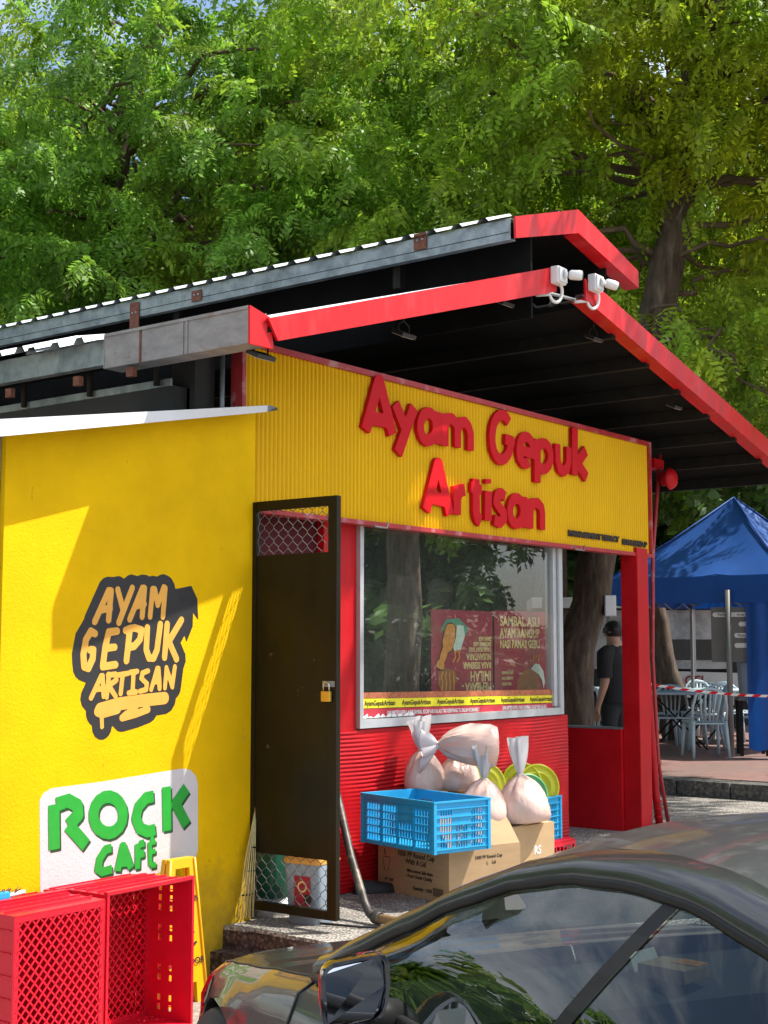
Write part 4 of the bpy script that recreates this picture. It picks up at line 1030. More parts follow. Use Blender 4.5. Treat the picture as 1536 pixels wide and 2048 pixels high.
# ------------------------------------------------------------------ cartons, blue crates, bags, lids
def carton(label, loc, rz, lx, ly, h, mat='cardboard', flaps=(), group=None):
    """local origin at the near left bottom corner, X along the short side, Y along the long side"""
    t = thing('cardboard_box', label, 'box', loc, rz, group)
    m = MB()
    th = 0.005
    m.box(0, th, 0, ly, 0, h); m.box(lx - th, lx, 0, ly, 0, h); m.box(th, lx - th, 0, th, 0, h); m.box(th, lx - th, ly - th, ly, 0, h); m.box(th, lx - th, th, ly - th, 0, th)
    m.build('body', mat, t, True)
    for side, l, ang in flaps:
        if side == 'front': Mf = Matrix.Translation((0, 0.002, h + 0.001)) @ Matrix.Rotation(ang, 4, 'X'); q = (0.003, lx - 0.003)
        elif side == 'back': Mf = Matrix.Translation((lx, ly - 0.002, h + 0.001)) @ Matrix.Rotation(math.pi, 4, 'Z') @ Matrix.Rotation(ang, 4, 'X'); q = (0.003, lx - 0.003)
        elif side == 'right': Mf = Matrix.Translation((lx - 0.002, 0, h + 0.001)) @ Matrix.Rotation(math.pi / 2, 4, 'Z') @ Matrix.Rotation(ang, 4, 'X'); q = (0.003, ly - 0.003)
        else: Mf = Matrix.Translation((0.002, ly, h + 0.001)) @ Matrix.Rotation(-math.pi / 2, 4, 'Z') @ Matrix.Rotation(ang, 4, 'X'); q = (0.003, ly - 0.003)
        MB().box(q[0], q[1], -l, 0, 0, 0.004, M=Mf).build('flap', mat, t, True)
    return t
BR = R(-15)
bx1 = carton('printed brown carton under the near blue crate', (1.07, -0.585, FL), BR, 0.55, 0.66, 0.30, flaps=(('front', 0.22, R(-128)),))
W1 = world_of(bx1)
def on_left(y, z): return W1 @ Matrix(((0, 0, -1, -0.0012), (-1, 0, 0, y), (0, 1, 0, z), (0, 0, 0, 1)))
for txt, y, z, s in (('1000 PP Round Cup', 0.30, 0.235, 0.042), ('With A Lid', 0.30, 0.195, 0.042), ('- Microwave Safe Item', 0.27, 0.145, 0.028), ('- Food Grade Quality', 0.27, 0.115, 0.028), ('Quantity : 1000', 0.24, 0.05, 0.028), ('PP 1000', 0.55, 0.07, 0.024)):
    lettering(txt, s, on_left(y, z), 'ink', bx1, name='print', bold=0.0008)
mb = MB()
for k in range(16):
    mb.box(-0.0012, -0.0005, 0.05 + k * 0.006, 0.05 + k * 0.006 + (0.0035 if k % 3 else 0.0018), 0.028, 0.075)
tag(mb.build('bar_print', 'ink', bx1, True), kind='stuff')
cupst = [(0.004, [(0.62, 0.20), (0.54, 0.20)]), (0.004, [(0.61, 0.19), (0.595, 0.12), (0.56, 0.12), (0.545, 0.19)]), (0.004, [(0.60, 0.21), (0.595, 0.25), (0.585, 0.21)])]
mb = MB()
for w_, l in cupst:
    mb.tube([(-0.001, a, b) for a, b in l], 0.0018, 4)
mb.build('cup_print', 'ink', bx1, True)
def on_front(x, z): return W1 @ Matrix(((1, 0, 0, x), (0, 0, -1, -0.0012), (0, 1, 0, z), (0, 0, 0, 1)))
for txt, x, z, s in (('1000 PP Round Cup', 0.30, 0.24, 0.026), ('L    Lid', 0.32, 0.205, 0.026), ('Quantity', 0.36, 0.12, 0.020), ('1000', 0.36, 0.095, 0.020), ('PP 1000', 0.14, 0.06, 0.020)):
    lettering(txt, s, on_front(x, z), 'ink', bx1, name='print', bold=0.0004)
bx2 = carton('plain light brown carton under the front flour bags', (1.62, -0.66, FL), R(-4), 0.44, 0.42, 0.375, mat='cardboard_light', flaps=(('back', 0.2, R(-3)), ('front', 0.19, R(-179)), ('left', 0.2, R(-177))))
W2 = world_of(bx2)
lettering('RS', 0.07, W2 @ Matrix(((1, 0, 0, 0.26), (0, 0, -1, -0.0012), (0, 1, 0, 0.22), (0, 0, 0, 1))), 'label_white', bx2, name='print', bold=0.002)
bx3 = carton('brown carton against the ribbed wall holding the rear flour bags', (1.46, -0.19, FL), R(0), 0.55, 0.26, 0.545, flaps=(('front', 0.05, R(-178)),))

def blue_crate(label, loc, rz, lx, ly, h, group='blue plastic crates in front of the kiosk'):
    t = thing('blue_crate', label, 'crate', loc, rz, group)
    th = 0.006
    def side(L, Mx, seed):
        n = max(3, int(L / 0.145)); rows = 5
        us = [0, 0.03]; grp = (L - 0.06) / n
        holes_u = set()
        for k in range(n):
            m_ = 5
            for q in range(m_):
                a = 0.03 + k * grp + 0.012 + q * (grp - 0.024) / m_
                us += [a + 0.003, a + (grp - 0.024) / m_ - 0.004]; holes_u.add(len(us) - 2)
        us.append(L)
        us = sorted(set(round(u, 5) for u in us)); 
        hu = set()
        for i in range(len(us) - 1):
            c = (us[i] + us[i + 1]) / 2
            for k in range(n):
                s0 = 0.03 + k * grp + 0.012
                st_ = (grp - 0.024) / 5
                r_ = (c - s0) % st_
                if s0 < c < s0 + 5 * st_ and 0.003 < r_ < st_ - 0.004: hu.add((i, k))
        hcol = {i: k for i, k in hu}
        z0, z1 = 0.022, h - 0.045
        vs_ = [0]
        for r_ in range(rows):
            a = z0 + r_ * (z1 - z0) / rows; vs_ += [a + 0.004, a + (z1 - z0) / rows - 0.006]
        vs_.append(h)
        mid = n // 2
        return panel(us, vs_, lambda i, j: i in hcol and j % 2 == 1 and not (hcol[i] == mid and j // 2 >= 3), th, Mx)
    side(ly, Matrix(((0, 0, -1, 0.0), (-1, 0, 0, ly), (0, 1, 0, 0), (0, 0, 0, 1))), 1).build('side_wall', 'blue_plastic', t, True)
    side(ly, Matrix(((0, 0, 1, lx), (1, 0, 0, 0), (0, 1, 0, 0), (0, 0, 0, 1))), 2).build('side_wall', 'blue_plastic', t, True)
    side(lx, Matrix(((1, 0, 0, 0), (0, 0, -1, 0.0), (0, 1, 0, 0), (0, 0, 0, 1))), 3).build('side_wall', 'blue_plastic', t, True)
    side(lx, Matrix(((-1, 0, 0, lx), (0, 0, 1, ly), (0, 1, 0, 0), (0, 0, 0, 1))), 4).build('side_wall', 'blue_plastic', t, True)
    rim = MB()
    f = 0.012
    for (x0, x1, y0, y1) in ((-f, lx + f, -f, 0.0), (-f, lx + f, ly, ly + f), (-f, 0.0, 0.0005, ly - 0.0005), (lx, lx + f, 0.0005, ly - 0.0005)):
        rim.box(x0, x1, y0, y1, h - 0.008, h + 0.002)
        rim.box(x0 + 0.003, x1 - 0.003, y0 + 0.003, y1 - 0.003, h - 0.045, h - 0.039)
    rim.build('rim', 'blue_plastic', t, True)
    rb = MB()
    for x in (0, lx):
        for y_ in (0, ly):
            rb.box(x - 0.010, x + 0.010, y_ - 0.010, y_ + 0.010, 0.0, h - 0.009)
    tag(rb.build('corner_posts', 'blue_plastic', t, True), kind='stuff')
    n = int(ly / 0.145)
    for k in range(1, n):
        y_ = 0.03 + k * (ly - 0.06) / n
        for x in (-0.004, lx + 0.004):
            MB().box(x - 0.004, x + 0.004, y_ - 0.0025, y_ + 0.0025, 0.0, h - 0.046).build('rib', 'blue_plastic', t, True)
    for r_ in range(6):
        z = 0.022 + r_ * (h - 0.067) / 5
        for x in (-0.004, lx + 0.004): MB().box(x - 0.004, x + 0.004, 0.011, ly - 0.011, z - 0.002, z + 0.002).build('rib', 'blue_plastic', t, True)
        MB().box(0.011, lx - 0.011, -0.008, 0.0, z - 0.002, z + 0.002).build('rib', 'blue_plastic', t, True)
    MB().box(0.007, lx - 0.007, 0.007, ly - 0.007, 0.001, 0.007).build('base', 'blue_plastic', t, True)
    return t
blue_crate('near blue slotted crate, empty, lying on the printed carton', (0.85, -0.64, FL + 0.305), BR, 0.40, 0.66, 0.285)
blue_crate('far blue crate filled with green and yellow lids, by the ribbed wall', (2.22, -0.30, 0.215), R(0), 0.58, 0.345, 0.285)
rc = thing('flat_red_crate', 'low red plastic crate under the far blue crate', 'crate', (2.2, -0.34, FL))
panel(cuts(0.70, 14, 0.012, 0.02), [0, 0.03, 0.065, 0.09, 0.125, 0.15], lambda i, j: i % 2 == 1 and j in (1, 3), 0.005, Matrix(((1, 0, 0, 2.2), (0, 0, -1, -0.36), (0, 1, 0, FL), (0, 0, 0, 1)))).build('front_wall', 'red_plastic', rc)
panel(cuts(0.42, 8, 0.012, 0.02), [0, 0.03, 0.065, 0.09, 0.125, 0.15], lambda i, j: i % 2 == 1 and j in (1, 3), 0.005, Matrix(((0, 0, 1, 2.905), (1, 0, 0, -0.355), (0, 1, 0, FL), (0, 0, 0, 1)))).build('end_wall', 'red_plastic', rc)
panel(cuts(0.42, 8, 0.012, 0.02), [0, 0.03, 0.065, 0.09, 0.125, 0.15], lambda i, j: i % 2 == 1 and j in (1, 3), 0.005, Matrix(((0, 0, -1, 2.195), (-1, 0, 0, 0.065), (0, 1, 0, FL), (0, 0, 0, 1)))).build('end_wall', 'red_plastic', rc)
MB().box(2.2, 2.90, -0.35, 0.06, FL + 0.150, FL + 0.162).build('top_tray', 'red_plastic', rc)

def bag(label, M, rad, hgt, film, seed, lean=(0, 0), sag=0.0, open_=0.5):
    """filled plastic sack: belly of flour, gathered neck, flared film above the tie; local Z up"""
    r_ = random.Random(seed)
    t = thing('flour_bag', label, 'bag', M.translation, 0, 'tied plastic bags of pink flour')
    t.rotation_euler = M.to_euler()
    seg = 40
    ph = [r_.uniform(0, 6.28) for _ in range(8)]
    prof = [(0.0, 0.0), (0.62, 0.004), (0.95, 0.035), (1.06, 0.15), (1.06, 0.30), (1.0, 0.46), (0.86, 0.62), (0.63, 0.78), (0.42, 0.89), (0.24, 0.95), (0.13, 1.0)]
    rows = []
    for pr, pz in prof:
        row = []
        for k in range(seg):
            a = 2 * math.pi * k / seg
            lump = 1 + 0.06 * math.sin(2 * a + ph[0]) + 0.04 * math.sin(3 * a + ph[1] + 5 * pz) + 0.02 * math.sin(5 * a + ph[2] - 7 * pz)
            g = max(0, (pz - 0.55) / 0.45)
            pl = 1 + g * 0.22 * math.sin(11 * a + ph[3]) + g * 0.12 * math.sin(17 * a + ph[4]) + 0.014 * math.sin(8 * a + 19 * pz + ph[5]) + 0.012 * math.sin(13 * a - 23 * pz + ph[6])
            rr = rad * pr * lump * pl
            zz = hgt * pz + sag * math.sin(a + ph[5]) * pr * 0.02 + (0.006 * math.sin(6 * a + ph[6]) if pz > 0.1 else 0)
            row.append((rr * math.cos(a) + lean[0] * pz ** 2 * hgt, rr * math.sin(a) * 0.92 + lean[1] * pz ** 2 * hgt, max(0, zz)))
        rows.append(row)
    MB().grid(rows, closed_u=True).build('sack', 'bag_flour', t, True)
    top = Vector((lean[0] * hgt, lean[1] * hgt, hgt))
    fr_ = []
    for i in range(8):
        s = i / 7
        rr0 = 0.016 + 0.075 * s ** 0.8 * open_ * 2 * (1 - 0.25 * s)
        row = []
        for k in range(24):
            a = 2 * math.pi * k / 24
            pl = 1 + 0.42 * s ** 0.5 * math.sin(5 * a + ph[1]) + 0.25 * math.sin(9 * a + ph[7] + s * 2)
            row.append(top + Vector((rr0 * pl * math.cos(a) + 0.02 * s * math.sin(ph[2]), rr0 * pl * math.sin(a) * 0.55, film * s + 0.012 * math.sin(3 * a + ph[4]) * s)))
        fr_.append(row)
    MB().grid(fr_, closed_u=True).build('film_top', 'bag_film', t, True)
    ring = [top + Vector((0.021 * math.cos(2 * math.pi * k / 12), 0.019 * math.sin(2 * math.pi * k / 12), 0.002)) for k in range(13)]
    m = MB().tube(ring, 0.004, 5)
    m.tube([ring[3], ring[3] + Vector((0.03, -0.01, -0.05)), ring[3] + Vector((0.035, -0.03, -0.12))], 0.0025, 4)
    m.build('tie', 'white_plastic', t, True)
    return t
T_ = Matrix.Translation
bag('flour bag in front, left one of the upright pair on the light carton', T_((1.60, -0.46, 0.432)) @ Matrix.Rotation(R(6), 4, 'Y'), 0.165, 0.27, 0.20, 1)
bag('flour bag in front, right one of the upright pair on the light carton', T_((1.83, -0.62, 0.432)) @ Matrix.Rotation(R(-6), 4, 'X'), 0.175, 0.29, 0.22, 2)
bag('flour bag standing at rear left with a tall white film top', T_((1.60, -0.045, 0.60)) @ Matrix.Rotation(R(-10), 4, 'Y'), 0.13, 0.27, 0.19, 3)
bag('flour bag at rear centre under the lying bag', T_((1.78, -0.16, 0.60)) @ Matrix.Rotation(R(3), 4, 'Y'), 0.14, 0.22, 0.06, 4)
bag('flour bag lying sideways on top of the pile with its knot to the left', T_((1.74, -0.49, 0.90)) @ frame((0, 0, 0), (0.0, 0.0, 1.0), (0.795, 0.606, 0.0)), 0.13, 0.37, 0.10, 5, sag=0.3, open_=0.7)

def lid(label, loc, mat, rad, tilt, rz, seed):
    t = thing('round_platter', label, 'pot lid', loc, 0, 'round plastic lids in the far blue crate')
    t.rotation_euler = (R(90 - tilt), 0, R(rz))
    MB().lathe([(0.0, 0.0), (rad * 0.55, 0.0), (rad * 0.58, 0.006), (rad * 0.62, 0.006), (rad * 0.65, 0.0), (rad * 0.86, 0.0), (rad * 0.9, 0.010), (rad * 0.98, 0.010), (rad, 0.002), (rad * 0.98, -0.008), (rad * 0.9, -0.004), (0.0, -0.004)], None, 36).build('disc', mat, t, True)
    MB().lathe([(rad * 0.30, 0.001), (rad * 0.31, 0.004), (rad * 0.33, 0.004), (rad * 0.34, 0.001)], None, 28).build('ring', mat, t, True)
    return t
lid('bright yellow lid, nearest to the right edge of the far blue crate', (2.69, -0.20, 0.565), 'lime_plastic', 0.15, 12, -38, 1)
lid('pale green lid low in front, between the yellow lids', (2.52, -0.235, 0.53), 'mint_plastic', 0.135, 18, -30, 2)
lid('yellow green lid half hidden behind the pale green lid', (2.62, -0.11, 0.585), 'lime_plastic', 0.14, 8, -46, 3)
lid('olive yellow lid at the left behind the tied film tops', (2.33, -0.02, 0.60), 'lime_plastic', 0.145, 20, -25, 4)

# ------------------------------------------------------------------ posters behind the window
def poster(label, x0, x1, z0, z1, y):
    t = thing('poster', label, 'poster', ((x0 + x1) / 2, y, z0), 0, 'red menu posters behind the shop window')
    MB().box(x0, x1, y, y + 0.004, z0, z1).build('sheet', 'poster_red', t)
    return t
PY = 0.30
p1_ = poster('red poster hung upside down, drumstick picture on its left', 2.146, 2.905, 1.19, 1.755, PY)
def flip(x, z): return Matrix(((-1, 0, 0, x), (0, 0, -1, PY - 0.002), (0, -1, 0, z), (0, 0, 0, 1)))
for txt, z, s, sx in (('MEMBARA -', 1.225, 0.085, 0.85), ('INILAH', 1.30, 0.10, 0.85), ('RASA SEBENAR', 1.375, 0.062, 0.85), ('NUSANTARA', 1.435, 0.062, 0.85), ('YANG BUAT KAU', 1.485, 0.042, 0.85), ('DATANG LAGI', 1.523, 0.040, 0.85), ('DAN LAGI', 1.56, 0.040, 0.85)):
    lettering(txt, s, flip(2.882, z), 'poster_gold', p1_, bold=0.0022, align='LEFT', sx=sx)
def art(parent, strokes=None, poly=None, mat='poster_orange', y=PY - 0.002, grow=0.0):
    if strokes: F, a, b = field(strokes, 0.004, 0.06 + grow, False); F = F - grow
    else:
        xs = [p[0] for p in poly]; zs = [p[1] for p in poly]; a, b = min(xs) - 0.05, min(zs) - 0.05
        F = poly_field(poly, np.full((int((max(xs) - a + 0.05) / 0.004), int((max(zs) - b + 0.05) / 0.004)), 9.0), a, b, 0.004) - grow
    meshobj('picture', flat_mesh('picture', contours(F, a, b, 0.004, 0.002), y, 0.001), mat, parent)
art(p1_, poly=[(2.24, 1.60), (2.32, 1.69), (2.48, 1.70), (2.60, 1.63), (2.56, 1.58), (2.50, 1.62), (2.40, 1.66), (2.30, 1.62)], mat='poster_green')
art(p1_, poly=[(2.45, 1.65), (2.53, 1.65), (2.55, 1.58), (2.50, 1.49), (2.43, 1.46), (2.40, 1.50), (2.44, 1.57)], mat='poster_rice', y=PY - 0.0032)
art(p1_, strokes=[(0.13, [(2.37, 1.60), (2.34, 1.53)]), (0.07, [(2.33, 1.52), (2.28, 1.43)]), (0.05, [(2.28, 1.43), (2.245, 1.385)]), (0.06, [(2.235, 1.385), (2.27, 1.375)])], mat='ink', y=PY - 0.0032, grow=0.008)
art(p1_, strokes=[(0.13, [(2.37, 1.60), (2.34, 1.53)]), (0.07, [(2.33, 1.52), (2.28, 1.43)]), (0.05, [(2.28, 1.43), (2.245, 1.385)]), (0.06, [(2.235, 1.385), (2.27, 1.375)])], mat='poster_orange', y=PY - 0.0045)
art(p1_, poly=[(2.22, 1.33), (2.30, 1.36), (2.42, 1.34), (2.46, 1.28), (2.40, 1.21), (2.26, 1.20), (2.22, 1.26)], mat='poster_brown', y=PY - 0.002)
for q in range(4):
    art(p1_, strokes=[(0.016, [(2.26 + q * 0.05, 1.21), (2.275 + q * 0.045, 1.26), (2.255 + q * 0.05, 1.30), (2.28 + q * 0.04, 1.33)])], mat='poster_orange', y=PY - 0.0045)
for q in range(2):
    art(p1_, strokes=[(0.014, [(2.40 + q * 0.05, 1.40), (2.43 + q * 0.05, 1.43), (2.42 + q * 0.05, 1.46), (2.45 + q * 0.04, 1.48)])], mat='poster_orange', y=PY - 0.0045)
p2_ = poster('red poster the right way up with three lines of gold lettering', 2.93, 3.76, 1.185, 1.765, PY)
def upr(x, z): return Matrix(((1, 0, 0, x), (0, 0, -1, PY - 0.002), (0, 1, 0, z), (0, 0, 0, 1)))
for txt, z, s, m in (('SAMBAL ASLI', 1.685, 0.098, 'poster_gold'), ('AYAM RANGUP', 1.60, 0.092, 'poster_gold'), ('NASI PANAS GEBU', 1.52, 0.082, 'poster_gold'), ('PADU', 1.385, 0.07, 'strip_red')):
    me = text_mesh(txt, s, bold=0.003, align='LEFT')
    wd = max(v.co.x for v in me.vertices)
    if z > 1.45: me.transform(Matrix.Diagonal((0.55 / wd, 1, 1, 1)))
    me.transform(upr(3.0, z)); meshobj('lettering', me, m, p2_)
for q, txt in enumerate(('MEMBARA LAGI', 'RASA SEBENAR', 'NUSANTARA')):
    lettering(txt, 0.03, upr(3.02, 1.315 - q * 0.04), 'poster_gold', p2_, bold=0.001, align='LEFT', sx=0.75)
art(p2_, poly=[(3.22, 1.19), (3.24, 1.27), (3.32, 1.33), (3.42, 1.34), (3.52, 1.30), (3.56, 1.19)], mat='poster_brown')
art(p2_, poly=[(3.42, 1.34), (3.48, 1.38), (3.54, 1.375), (3.60, 1.32), (3.62, 1.24), (3.60, 1.19), (3.585, 1.25), (3.53, 1.30)], mat='poster_rice', y=PY - 0.0032)
for q in range(3):
    art(p2_, strokes=[(0.010, [(3.46 + q * 0.035, 1.39), (3.455 + q * 0.035, 1.42), (3.475 + q * 0.035, 1.44)])], mat='poster_orange', y=PY - 0.0045)

# ------------------------------------------------------------------ cameras and lamps under the roof
def cctv(label, x, z, rz, aim):
    t = thing('security_camera', label, 'camera', (x, -0.67, z), 0, 'white security cameras at the gable')
    MB().bevbox(x - 0.055, x + 0.055, -0.725, -0.667, z - 0.05, z + 0.065, 0.012).build('junction_box', 'white_plastic', t)
    MB().bevbox(x - 0.045, x + 0.045, -0.737, -0.725, z - 0.04, z + 0.055, 0.005).build('cover', 'white_plastic', t)
    d = Vector(aim).normalized(); p = Vector((x + 0.015, -0.752, z + 0.01))
    MB().tube([(x, -0.737, z + 0.01), tuple(p)], [0.030, 0.022], 12).build('mount', 'white_plastic', t)
    hd = p + d * 0.012
    hb = MB().tube([hd, hd + d * 0.012, hd + d * 0.065, hd + d * 0.085], [0.022, 0.031, 0.033, 0.030], 14).build('housing', 'white_plastic', t)
    MB().tube([hd + d * 0.083, hd + d * 0.091], 0.024, 14).build('lens', 'lens', hb)
    pts = []
    for k in range(13):
        a = R(100 - k * 22)
        pts.append((x + 0.02 + 0.055 * math.cos(a) - 0.01, -0.70 + 0.004 * k, z - 0.10 + 0.06 * math.sin(a)))
    MB().tube([(x + 0.0, -0.70, z - 0.05)] + pts + [(x - 0.12, -0.60, z - 0.13)], 0.011, 8).build('conduit_loop', 'white_plastic', t)
cctv('white security camera on the end of the left red gable board', 2.185, 3.89, 0, (0.55, -0.75, -0.05))
cctv('white security camera on the top of the right red gable board', 2.68, 3.945, 0, (0.80, -0.6, -0.22))
tag(MB().tube([(1.6, -0.58, 3.66), (2.0, -0.58, 3.76), (2.3, -0.58, 3.82), (2.6, -0.58, 3.84)], 0.012, 8).build('cable_conduit', 'galvanised'), 'grey conduit running under the gable between the two security cameras', 'conduit')
def flood(label, x, y, z):
    t = thing('flood_lamp', label, 'lamp', (x, y, z), 0, 'small flood lamps under the canopy')
    MB().tube([(x - 0.05, y, z + 0.01), (x - 0.05, y, z + 0.05), (x, y, z + 0.075), (x + 0.05, y, z + 0.05), (x + 0.05, y, z + 0.01)], 0.005, 6).build('bracket', 'dark_steel', t)
    MB().tube([(x, y, z + 0.07), (x, y, z + 0.16)], 0.008, 6).build('stem', 'dark_steel', t)
    M = Matrix.Translation((x, y, z)) @ Matrix.Rotation(R(25), 4, 'X')
    b = MB().bevbox(-0.065, 0.065, -0.045, 0.045, -0.012, 0.012, 0.004, M=M).build('body', 'black_plastic', t)
    MB().box(-0.055, 0.055, -0.037, 0.037, -0.0145, -0.0125, M=M).build('glass', 'lamp_glass', b)
flood('flood lamp under the left red gable board, near its middle', 0.68, -0.56, 3.26)
flood('flood lamp beside the gutter end above the yellow sign', -0.50, -0.55, 2.94)
flood('flood lamp under the left red gable board, close to the security camera', 1.83, -0.50, 3.68)
flood('flood lamp with pale glass under the upper part of the right board', 3.0, -0.50, 3.66)
flood('flood lamp under the lower part of the right red board', 4.30, -0.48, 3.36)

# ------------------------------------------------------------------ red water pipes and bell right of the sign
rp_ = thing('red_pipe', 'thin red pipe rising past the right end of the sign, clipped near its foot', 'pipe', (5.18, 0.15, FL))
MB().tube([(5.25, 0.10, FL), (5.17, 0.14, 0.55), (5.12, 0.15, 1.4), (5.16, 0.15, 2.3), (5.33, 0.15, 3.15)], 0.017, 8).build('pipe', 'red_trim', rp_)
MB().tube([(5.12, 0.12, 0.53), (5.20, 0.15, 0.55)], 0.024, 8).build('clip', 'red_trim', rp_)
rp2 = thing('red_downpipe', 'thick red downpipe on the pillar beside the thin red pipe', 'pipe', (4.98, 0.12, FL))
MB().tube([(5.05, 0.08, FL), (5.03, 0.10, 0.3), (4.95, 0.14, 1.6), (4.93, 0.15, 2.9)], 0.032, 10).build('pipe', 'red_paint', rp2)
for z in (0.12, 0.18, 0.24):
    MB().tube([(5.045 - (z - 0.12) * 0.05, 0.085, z), (5.044 - (z - 0.12) * 0.05, 0.086, z + 0.012)], 0.038, 10).build('collar', 'red_paint', rp2)
be = thing('alarm_bell', 'round red alarm bell mounted right of the sign under the eave', 'bell', (5.28, 0.05, 2.93))
Mb = Matrix.Translation((5.30, 0.05, 2.93)) @ Matrix.Rotation(R(90), 4, 'X')
MB().lathe([(0.0, 0.06), (0.04, 0.057), (0.075, 0.04), (0.092, 0.012), (0.095, 0.0), (0.08, 0.0)], Mb, 24).build('gong', 'red_paint', be)
MB().lathe([(0.0, 0.0), (0.06, 0.0), (0.06, -0.07), (0.0, -0.07)], Mb, 16).build('base', 'red_paint', be)
MB().box(5.18, 5.36, 0.13, 0.30, 3.02, 3.10).build('bracket', 'red_paint', be)
# ------------------------------------------------------------------ car
CPX, CPY, CYAW = -2.47, -3.974, 1.0414
car = thing('parked_car', 'dark grey coupe with tinted windows parked in front of the kiosk', 'car', (CPX, CPY, GL), CYAW + math.pi)
def cl_(x, lat, z): return (x - 2.3, lat, z)
def interp(tab, x):
    for i in range(len(tab) - 1):
        if tab[i][0] <= x <= tab[i + 1][0]:
            t = (x - tab[i][0]) / (tab[i + 1][0] - tab[i][0])
            t = t * t * (3 - 2 * t) * 0.35 + t * 0.65
            return tuple(a + (b - a) * t for a, b in zip(tab[i][1:], tab[i + 1][1:]))
    return tab[0][1:] if x < tab[0][0] else tab[-1][1:]
# station: x, centre height, shoulder height, half width
ST = [(0.0, 0.55, 0.50, 0.40), (0.05, 0.64, 0.58, 0.62), (0.14, 0.695, 0.645, 0.75), (0.30, 0.735, 0.695, 0.835), (0.55, 0.775, 0.745, 0.885), (0.85, 0.82, 0.795, 0.915), (1.15, 0.865, 0.845, 0.925), (1.45, 0.915, 0.885, 0.92),
      (1.7, 0.94, 0.905, 0.915), (2.3, 0.95, 0.92, 0.915), (2.9, 0.965, 0.94, 0.925), (3.4, 0.985, 0.96, 0.935), (3.8, 1.01, 0.975, 0.925), (4.2, 1.03, 0.96, 0.89), (4.5, 1.02, 0.93, 0.83), (4.62, 0.96, 0.88, 0.76), (4.67, 0.80, 0.74, 0.66)]
def section(x):
    zc, ze, wd = interp(ST, x)
    return [(0.0, zc), (0.30 * wd, zc - 0.002), (0.60 * wd, zc - 0.008), (0.78 * wd, (zc + ze) / 2), (0.88 * wd, ze + 0.004), (0.945 * wd, ze - 0.03), (0.975 * wd, ze - 0.10), (1.0 * wd, ze - 0.20), (0.995 * wd, 0.45), (0.97 * wd, 0.30), (0.90 * wd, 0.20)]
def body_grid(x0, x1, n, j0, j1, sides=(-1, 1)):
    m = MB()
    for s in sides:
        rows = []
        for i in range(n + 1):
            x = x0 + (x1 - x0) * i / n
            sec = section(x)
            rows.append([cl_(x, s * p[0], p[1]) for p in sec[j0:j1 + 1]])
        m.grid(rows if s > 0 else [list(reversed(r)) for r in rows])
    return m
hood = body_grid(0.12, 1.43, 16, 0, 4).build('hood', 'car_paint', car, True)
body_grid(0.0, 0.117, 4, 0, 10).build('front_bumper', 'car_paint', car, True)
for s in (-1, 1):
    fb = MB()
    xs = [0.12 + (1.43 - 0.12) * i / 16 for i in range(17)]
    rows = []
    for x in xs:
        sec = section(x); sec = [(sec[4][0] + 0.003, sec[4][1] - 0.001)] + sec[5:]
        # wheel arch
        rows.append([cl_(x, s * p[0], max(p[1], 0.34 + math.sqrt(max(0, 0.36 ** 2 - (x - 0.80) ** 2)) if abs(x - 0.80) < 0.36 else p[1])) for p in sec])
    MB().grid(rows if s > 0 else [list(reversed(r)) for r in rows]).build('front_fender', 'car_paint', car, True)
    MB().grid([(lambda r: r if s > 0 else list(reversed(r)))([cl_(x, s * p[0], p[1]) for p in section(x)[4:]]) for x in [1.436 + (2.98 - 1.436) * i / 14 for i in range(15)]]).build('door', 'car_paint', car, True)
    MB().grid([(lambda r: r if s > 0 else list(reversed(r)))([cl_(x, s * p[0], max(p[1], 0.34 + math.sqrt(max(0, 0.37 ** 2 - (x - 3.62) ** 2)) if abs(x - 3.62) < 0.37 else p[1])) for p in section(x)[4:]]) for x in [2.986 + (4.3 - 2.986) * i / 16 for i in range(17)]]).build('rear_fender', 'car_paint', car, True)
body_grid(3.92, 4.3, 6, 0, 4).build('boot_lid', 'car_paint', car, True)
body_grid(4.302, 4.67, 6, 0, 10).build('rear_bumper', 'car_paint', car, True)
MB().box(-2.0, 2.1, -0.80, 0.80, 0.16, 0.30).build('underbody', 'car_trim', car, True)
# greenhouse curves (left half as positive, mirrored)
TRIM = [(1.42, 0.815, 0.90), (1.60, 0.785, 0.985), (1.80, 0.735, 1.075), (2.0, 0.685, 1.165), (2.2, 0.635, 1.235), (2.4, 0.61, 1.275), (2.6, 0.60, 1.29), (2.8, 0.60, 1.285), (3.0, 0.61, 1.255), (3.2, 0.63, 1.205), (3.4, 0.655, 1.145), (3.6, 0.685, 1.075), (3.72, 0.71, 1.03)]
BELT = [(1.42, 0.825, 0.895), (1.8, 0.84, 0.925), (2.3, 0.84, 0.935), (2.9, 0.845, 0.955), (3.4, 0.82, 0.985), (3.72, 0.72, 1.02)]
CEN = [(1.36, 0.925), (1.6, 1.07), (1.85, 1.22), (2.05, 1.315), (2.2, 1.355), (2.5, 1.385), (2.8, 1.385), (3.1, 1.355), (3.3, 1.31), (3.6, 1.19), (3.9, 1.05), (4.05, 1.02)]
def rail(x):                   # painted band above the side glass
    l, z = interp(TRIM, x); return l, z
def inner(x):                  # upper, inner edge of that band
    l, z = interp(TRIM, x); c = interp(CEN, x)[0]
    return l - 0.085, z + 0.045
